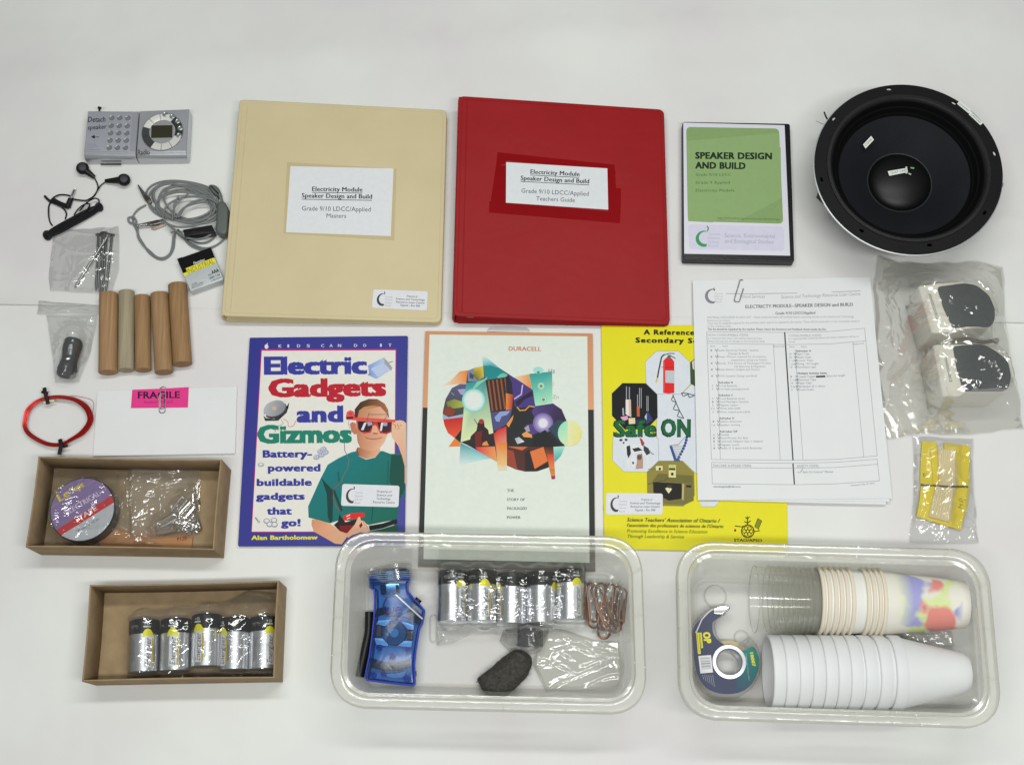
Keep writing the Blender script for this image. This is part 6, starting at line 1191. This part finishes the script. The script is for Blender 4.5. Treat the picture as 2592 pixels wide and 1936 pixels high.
mb = bag_mesh((jag(B6, [(1190, 722), (1340, 704), (1500, 700)]), jag(B6, [(1500, 700), (1490, 780), (1440, 870)]), jag(B6, [(1240, 872), (1340, 888), (1440, 870)]), jag(B6, [(1190, 722), (1170, 800), (1240, 872)])), ZF, bh, 91, n=40, m=40, amp=.0016, fold=24)
solo('plastic_bag', mb, film('bag_film_k', tint=(.9, .9, .89), haze=.10, rough=.08, base=.01), 'tiny clear bag around the small dark roll beside the steel wool', 'plastic bag', 'clear plastic bags')
mb = bag_mesh((jag(B6, [(1500, 700), (1640, 735), (1800, 790), (1975, 800)]), jag(B6, [(1975, 800), (2000, 950), (1985, 1120)]), jag(B6, [(1480, 1135), (1700, 1128), (1985, 1120)]), jag(B6, [(1500, 700), (1400, 850), (1392, 960), (1480, 1135)])), ZF, [], 99, n=90, m=90, amp=.0026, fold=6, puff=.003, creases=16)
solo('plastic_bag', mb, film('bag_film_l', tint=(.975, .975, .96), haze=.05, rough=.07, base=.01, crinkle=.08, cs=12), 'empty clear plastic bag in the right corner of the left bin', 'plastic bag', 'clear plastic bags')

# ------------------------------------------------------------------ tape dispenser
def dispenser():
    z1 = .026
    body = [(160, 590), (215, 440), (330, 300), (500, 205), (640, 180), (750, 195), (755, 240), (700, 300), (610, 360), (550, 410), (530, 480), (560, 620), (630, 730), (700, 790), (850, 800), (930, 720), (1050, 655), (1150, 760), (1215, 900), (1235, 1060), (1190, 1250), (1080, 1430), (920, 1540), (740, 1580), (560, 1560), (390, 1470), (270, 1330), (210, 1180), (175, 900), (165, 700)]
    lab = [(195, 560), (300, 400), (480, 265), (650, 300), (540, 400), (490, 450), (500, 600), (560, 690), (680, 785), (930, 880), (1080, 795), (1160, 900), (1190, 1060), (1145, 1240), (1040, 1400), (880, 1490), (700, 1510), (520, 1480), (380, 1400), (290, 1270), (240, 1100), (200, 800)]
    t = thing('tape_dispenser', P(*C4(720, 1030), ZF), 'clear plastic tape dispenser with a dark blue and green label', 'tape dispenser')
    o = [v.to_2d() for v in WP(C4, body, z1)]; c = P(*C4(742, 1030), z1); ring = lambda r, n=40: [(c.x+r*cos(2*pi*k/n), c.y+r*sin(2*pi*k/n)) for k in range(n)]
    CS = film('dispenser_clear', haze=.10, rough=.06, fres=1.5, base=.05, crinkle=0)
    link('casing', MB().rings([[Vector((*p, z)) for p in offs(o, d)] for z, d in ((ZF, -.001), (ZF+.001, 0), (z1-.001, 0), (z1, -.001))], False, False), CS, t)
    link('side_plate', MB().fill([[tuple(p) for p in offs(o, -.001)], ring(.0135)], z1-.0006, z1), CS, t)
    link('tape_roll', MB().lathe([(.0140, .006), (.0245, .006), (.0245, .022), (.0140, .022)], (c.x, c.y, 0), n=48), M('tape_tan', (176, 160, 122), .25, coat=.5), t)
    l2 = [v.to_2d() for v in WP(C4, lab, z1)]; l2 = [tuple(v[:2]) for v in catmull([Vector((*p, 0)) for p in l2], 2, True)]
    pr = Pr(C4, z1+.00012); fl = MB().fill([l2, ring(.0195)], z1-.0001, z1+.0001)
    link('label_card', fl, M('label_navy', (56, 60, 86), .3, coat=.3), t)
    tq = [(935, 885), (1080, 795), (1160, 900), (1190, 1060), (1145, 1240), (1040, 1400), (900, 1480), (830, 1500), (850, 1270), (960, 1180), (985, 1030)]
    pr.k = 6; pr.grad(tq, (860, 1400), (60, 72, 96), (1080, 1000), (44, 122, 112)); Y = (216, 208, 60)
    pr.text('OP', (352, 598), (415, 758), 120, Y, bold=.06, shear=.2, up=(1, -.15)) if False else pr.text('OP', (352, 596), (372, 752), 100, Y, bold=.06, shear=.1)
    pr.poly([(248, 592), (288, 592), (318, 908), (275, 910)], Y); pr.poly([(294, 592), (330, 592), (352, 820), (322, 824)], Y); pr.line([(262, 610), (294, 890)], 6, (90, 90, 60)); pr.line([(306, 610), (332, 810)], 5, (90, 90, 60))
    pr.poly([(280, 940), (470, 926), (500, 1185), (312, 1202)], (206, 206, 210))
    for i, w in enumerate((5, 12, 4, 8, 14, 5, 20, 6, 10, 16, 5, 9)): pr.line([(312+i*1.8, 968+i*15), (452+i*1.8, 958+i*15)], w*.55, (96, 96, 104))
    pr.text('10007', (1052, 896), (1090, 1096), 46, Y, bold=.05); pr.text('Invisible tape 19 mm x 30 m', (985, 912), (1035, 1312), 16, (170, 190, 186))
    for i in range(6): pr.line([(345+i*30, 1222), (362+i*32, 1290+i*22)], 6, (150, 152, 166))
    pr.link('label_print', t, print_mat('label_ink', .3, .3))
    link('hub_ring', MB().lathe([(.0190, z1), (.0188, z1+.0012), (.0150, z1+.0016), (.0140, z1+.0004), (.0132, z1-.004), (.0130, .004)], (c.x, c.y, 0), n=48), M('hub_silver', (178, 180, 186), .36, .7), t)
    q = [v.to_2d() for v in WP(C4, [(500, 232), (620, 190), (748, 200), (750, 238), (640, 325), (510, 320)], z1)]
    link('cutter', MB().prism(rrect(q, .002, 3), .012, z1+.0008, .001), CHROME, t)
    link('white_edge', MB().tube([P(*C4(x, y), z1+.0003) for x, y in ((498, 240), (420, 300), (330, 400), (262, 560), (240, 596))], .0008, 6), M('white_edge', (226, 224, 234), .3), t)
    for x, y in ((200, 620), (250, 1195)): link('rivet', MB().blob(P(*C4(x, y), .022), .0028, .0028, .003), M('rivet_grey', (110, 108, 104), .4), t)
dispenser()

# ------------------------------------------------------------------ cups
def cup_parts(r0, r1, L, rr, th, foam=False):
    body = [(r0-th*.2, 0)]; k = 8
    if foam:
        outp = [(r0, .001), (r0-.0003, .0120), (r0-.0008, .0128), (r0-.0024, .0132)]+[(r0-.0024+(r1+.0030-r0)*((z-.0132)/(L-.0132)), z) for z in np.linspace(.016, L*.94, 7)]+[(r1, L*.97), (r1-.001, L), (.0001, L)]
        inn = [(.0001, L-.003), (r1-.003, L-.003)]+[(r0-.003+(r1-r0)*((z/L)**1.12), z) for z in np.linspace(L*.92, .008, 6)]+[(r0-.0028, 0), (r0-.001, 0), (r0, .001)]
        return MB().lathe(inn+outp[1:], (0, 0, 0), (1, 0, 0), 56), None
    out = [(r0+(r1-r0)*z/L, z) for z in np.linspace(.001, L, 9)]
    b = MB().lathe(out+[(r1-.001, L-.0004), (r1-.001, L-.004), (.0001, L-.004)], (0, 0, 0), (1, 0, 0), 56)
    n = 56; pts = [Vector((rr*.8, r0*cos(2*pi*k/n), r0*sin(2*pi*k/n))) for k in range(n)]
    return b, MB().tube(pts, rr, 8, closed=True)
def stack(px_rims, cr, ax0, ax1, r0, r1, L, rr, mats, name, label, cat, group, foam=False, zoff=0.0, th=.0005, bodies=None):
    z = ZF+r0+rr+zoff; A, B = P(*cr(*ax0), z), P(*cr(*ax1), z); d = (B-A).normalized(); y = Vector((0, 0, 1)).cross(d).normalized(); zz = d.cross(y)
    b, rm = cup_parts(r0, r1, L, rr, th, foam); first = None
    for k, (x, yy) in enumerate(px_rims):
        q = P(*cr(x, yy), z+r0); s = (q-A).to_2d().dot(d.to_2d()); o = A+d*s
        R = (Matrix((d, y, zz)).transposed() @ Matrix.Rotation(k*1.3, 3, 'X')).to_4x4(); R.translation = o
        if first is None:
            t = thing(name, (0, 0, 0), label[k], cat, group); bo = link('cup_body', b, mats[0], t, Vector((0, 0, 0)))
            if rm: link('rim', rm, mats[1], t, Vector((0, 0, 0)))
            t.matrix_world = R; first = t; c = t
        else: c = copy_thing(first, R, label[k])
        if bodies and k in bodies:
            for chd in c.children:
                if chd.name.startswith('cup_body'): chd.data = chd.data.copy(); chd.data.materials[0] = bodies[k]
CLR = film('cup_clear', haze=.06, rough=.07, fres=.75, base=.0, crinkle=0, tint=(.997, .997, .99), cap=.12, hcol=(.95, .95, .88)); CLRR = film('cup_clear_rim', haze=.14, rough=.08, fres=1.3, base=.04, crinkle=0)
nth = ['first', 'second', 'third', 'fourth', 'fifth', 'sixth', 'seventh', 'eighth', 'ninth', 'tenth']
ax = ((575, 402), (1885, 437)); ry = 395
def r3(xs): return [((1900+x/6.506-1680)*2.4254, ry) for x in xs]
stack(r3([140, 375, 465, 548, 635, 730, 812, 897, 980, 1065]), B7, *ax, .0375, .0262, .098, .0008, (CLR, CLRR), 'plastic_cup', ['%s clear plastic cup from the open left end of the stack' % n for n in nth], 'cup', 'nested clear plastic cups', zoff=-.0006)
RC = M('rolled_paper_rim', (228, 218, 200), .55, var=.02); CW = M('cup_paper', (230, 230, 224), .5, var=.015)
def pattern():
    m = bpy.data.materials.new('patterned_cup'); m.use_nodes = True; n = m.node_tree.nodes; l = m.node_tree.links; b = n['Principled BSDF']; b.inputs['Roughness'].default_value = .5
    tc = n.new('ShaderNodeTexCoord'); sp = n.new('ShaderNodeSeparateXYZ'); l.new(tc.outputs['Object'], sp.inputs[0]); col = None
    base = n.new('ShaderNodeRGB'); base.outputs[0].default_value = RGB(232, 229, 218)+(1,); prev = base.outputs[0]
    for i, (c, sc, th, x0) in enumerate((((206, 218, 156), 19, .52, .020), ((150, 150, 198), 20, .50, .022), ((236, 150, 140), 20, .50, .034), ((110, 120, 180), 30, .66, .02))):
        mp = n.new('ShaderNodeMapping'); mp.inputs['Location'].default_value = (3.7*i+.31, 1.9*i+.17, 5.1*i); l.new(tc.outputs['Object'], mp.inputs[0])
        nz = n.new('ShaderNodeTexNoise'); nz.inputs['Scale'].default_value = sc; nz.inputs['Detail'].default_value = 2.5; l.new(mp.outputs[0], nz.inputs[0])
        r = n.new('ShaderNodeMapRange'); r.inputs['From Min'].default_value = th; r.inputs['From Max'].default_value = th+.05; l.new(nz.outputs[0], r.inputs[0])
        e = n.new('ShaderNodeMapRange'); e.inputs['From Min'].default_value = x0-.006; e.inputs['From Max'].default_value = x0+.012; l.new(sp.outputs['X'], e.inputs[0])
        e2 = n.new('ShaderNodeMapRange'); e2.inputs['From Min'].default_value = .090; e2.inputs['From Max'].default_value = .082; l.new(sp.outputs['X'], e2.inputs[0])
        m1 = n.new('ShaderNodeMath'); m1.operation = 'MULTIPLY'; l.new(r.outputs[0], m1.inputs[0]); l.new(e.outputs[0], m1.inputs[1]); m2 = n.new('ShaderNodeMath'); m2.operation = 'MULTIPLY'; l.new(m1.outputs[0], m2.inputs[0]); l.new(e2.outputs[0], m2.inputs[1])
        mx = n.new('ShaderNodeMix'); mx.data_type = 'RGBA'; l.new(m2.outputs[0], mx.inputs['Factor']); l.new(prev, mx.inputs['A']); mx.inputs['B'].default_value = RGB(*c)+(1,); prev = mx.outputs['Result']
    l.new(prev, b.inputs['Base Color']); return m
PT = pattern()
plab = ['%s paper cup from the left, white with a rolled rim' % n for n in nth[:6]]+['%s paper cup from the left, in the second cluster of rims' % n for n in nth[6:9]]+['last paper cup on the right, patterned in lime, coral and violet']
stack(r3([1190, 1285, 1388, 1482, 1580, 1680, 1930, 2025, 2118, 2205]), B7, *ax, .0366, .0265, .098, .0023, (CW, RC), 'paper_cup', plab, 'cup', 'nested paper cups', bodies={9: PT})
FO = M('foam_white', (228, 230, 231), .55, var=.012, bump=.10, bs=500)
stack([(x, 850) for x in (680, 758, 840, 922, 1000, 1078, 1157, 1245, 1338, 1436)], B7, (640, 852), (1915, 856), .0412, .0205, .0875, .0, (FO,), 'foam_cup', ['%s white foam cup from the open left end of the stack' % n for n in nth[:9]]+['last white foam cup on the right, its tapered base showing'], 'cup', 'nested white foam cups', foam=True)
mb = bag_mesh(q4(B7, (1400, 600), (1760, 600), (1775, 700), (1500, 720)), ZF, [], 101, n=40, m=50, amp=.005, fold=16, puff=.003)
solo('plastic_bag', mb, film('bag_film_m', haze=.35, rough=.12, base=.08, crinkle=.45), 'crinkled white plastic scrap between the two cup stacks in the right bin', 'plastic bag', 'clear plastic bags')
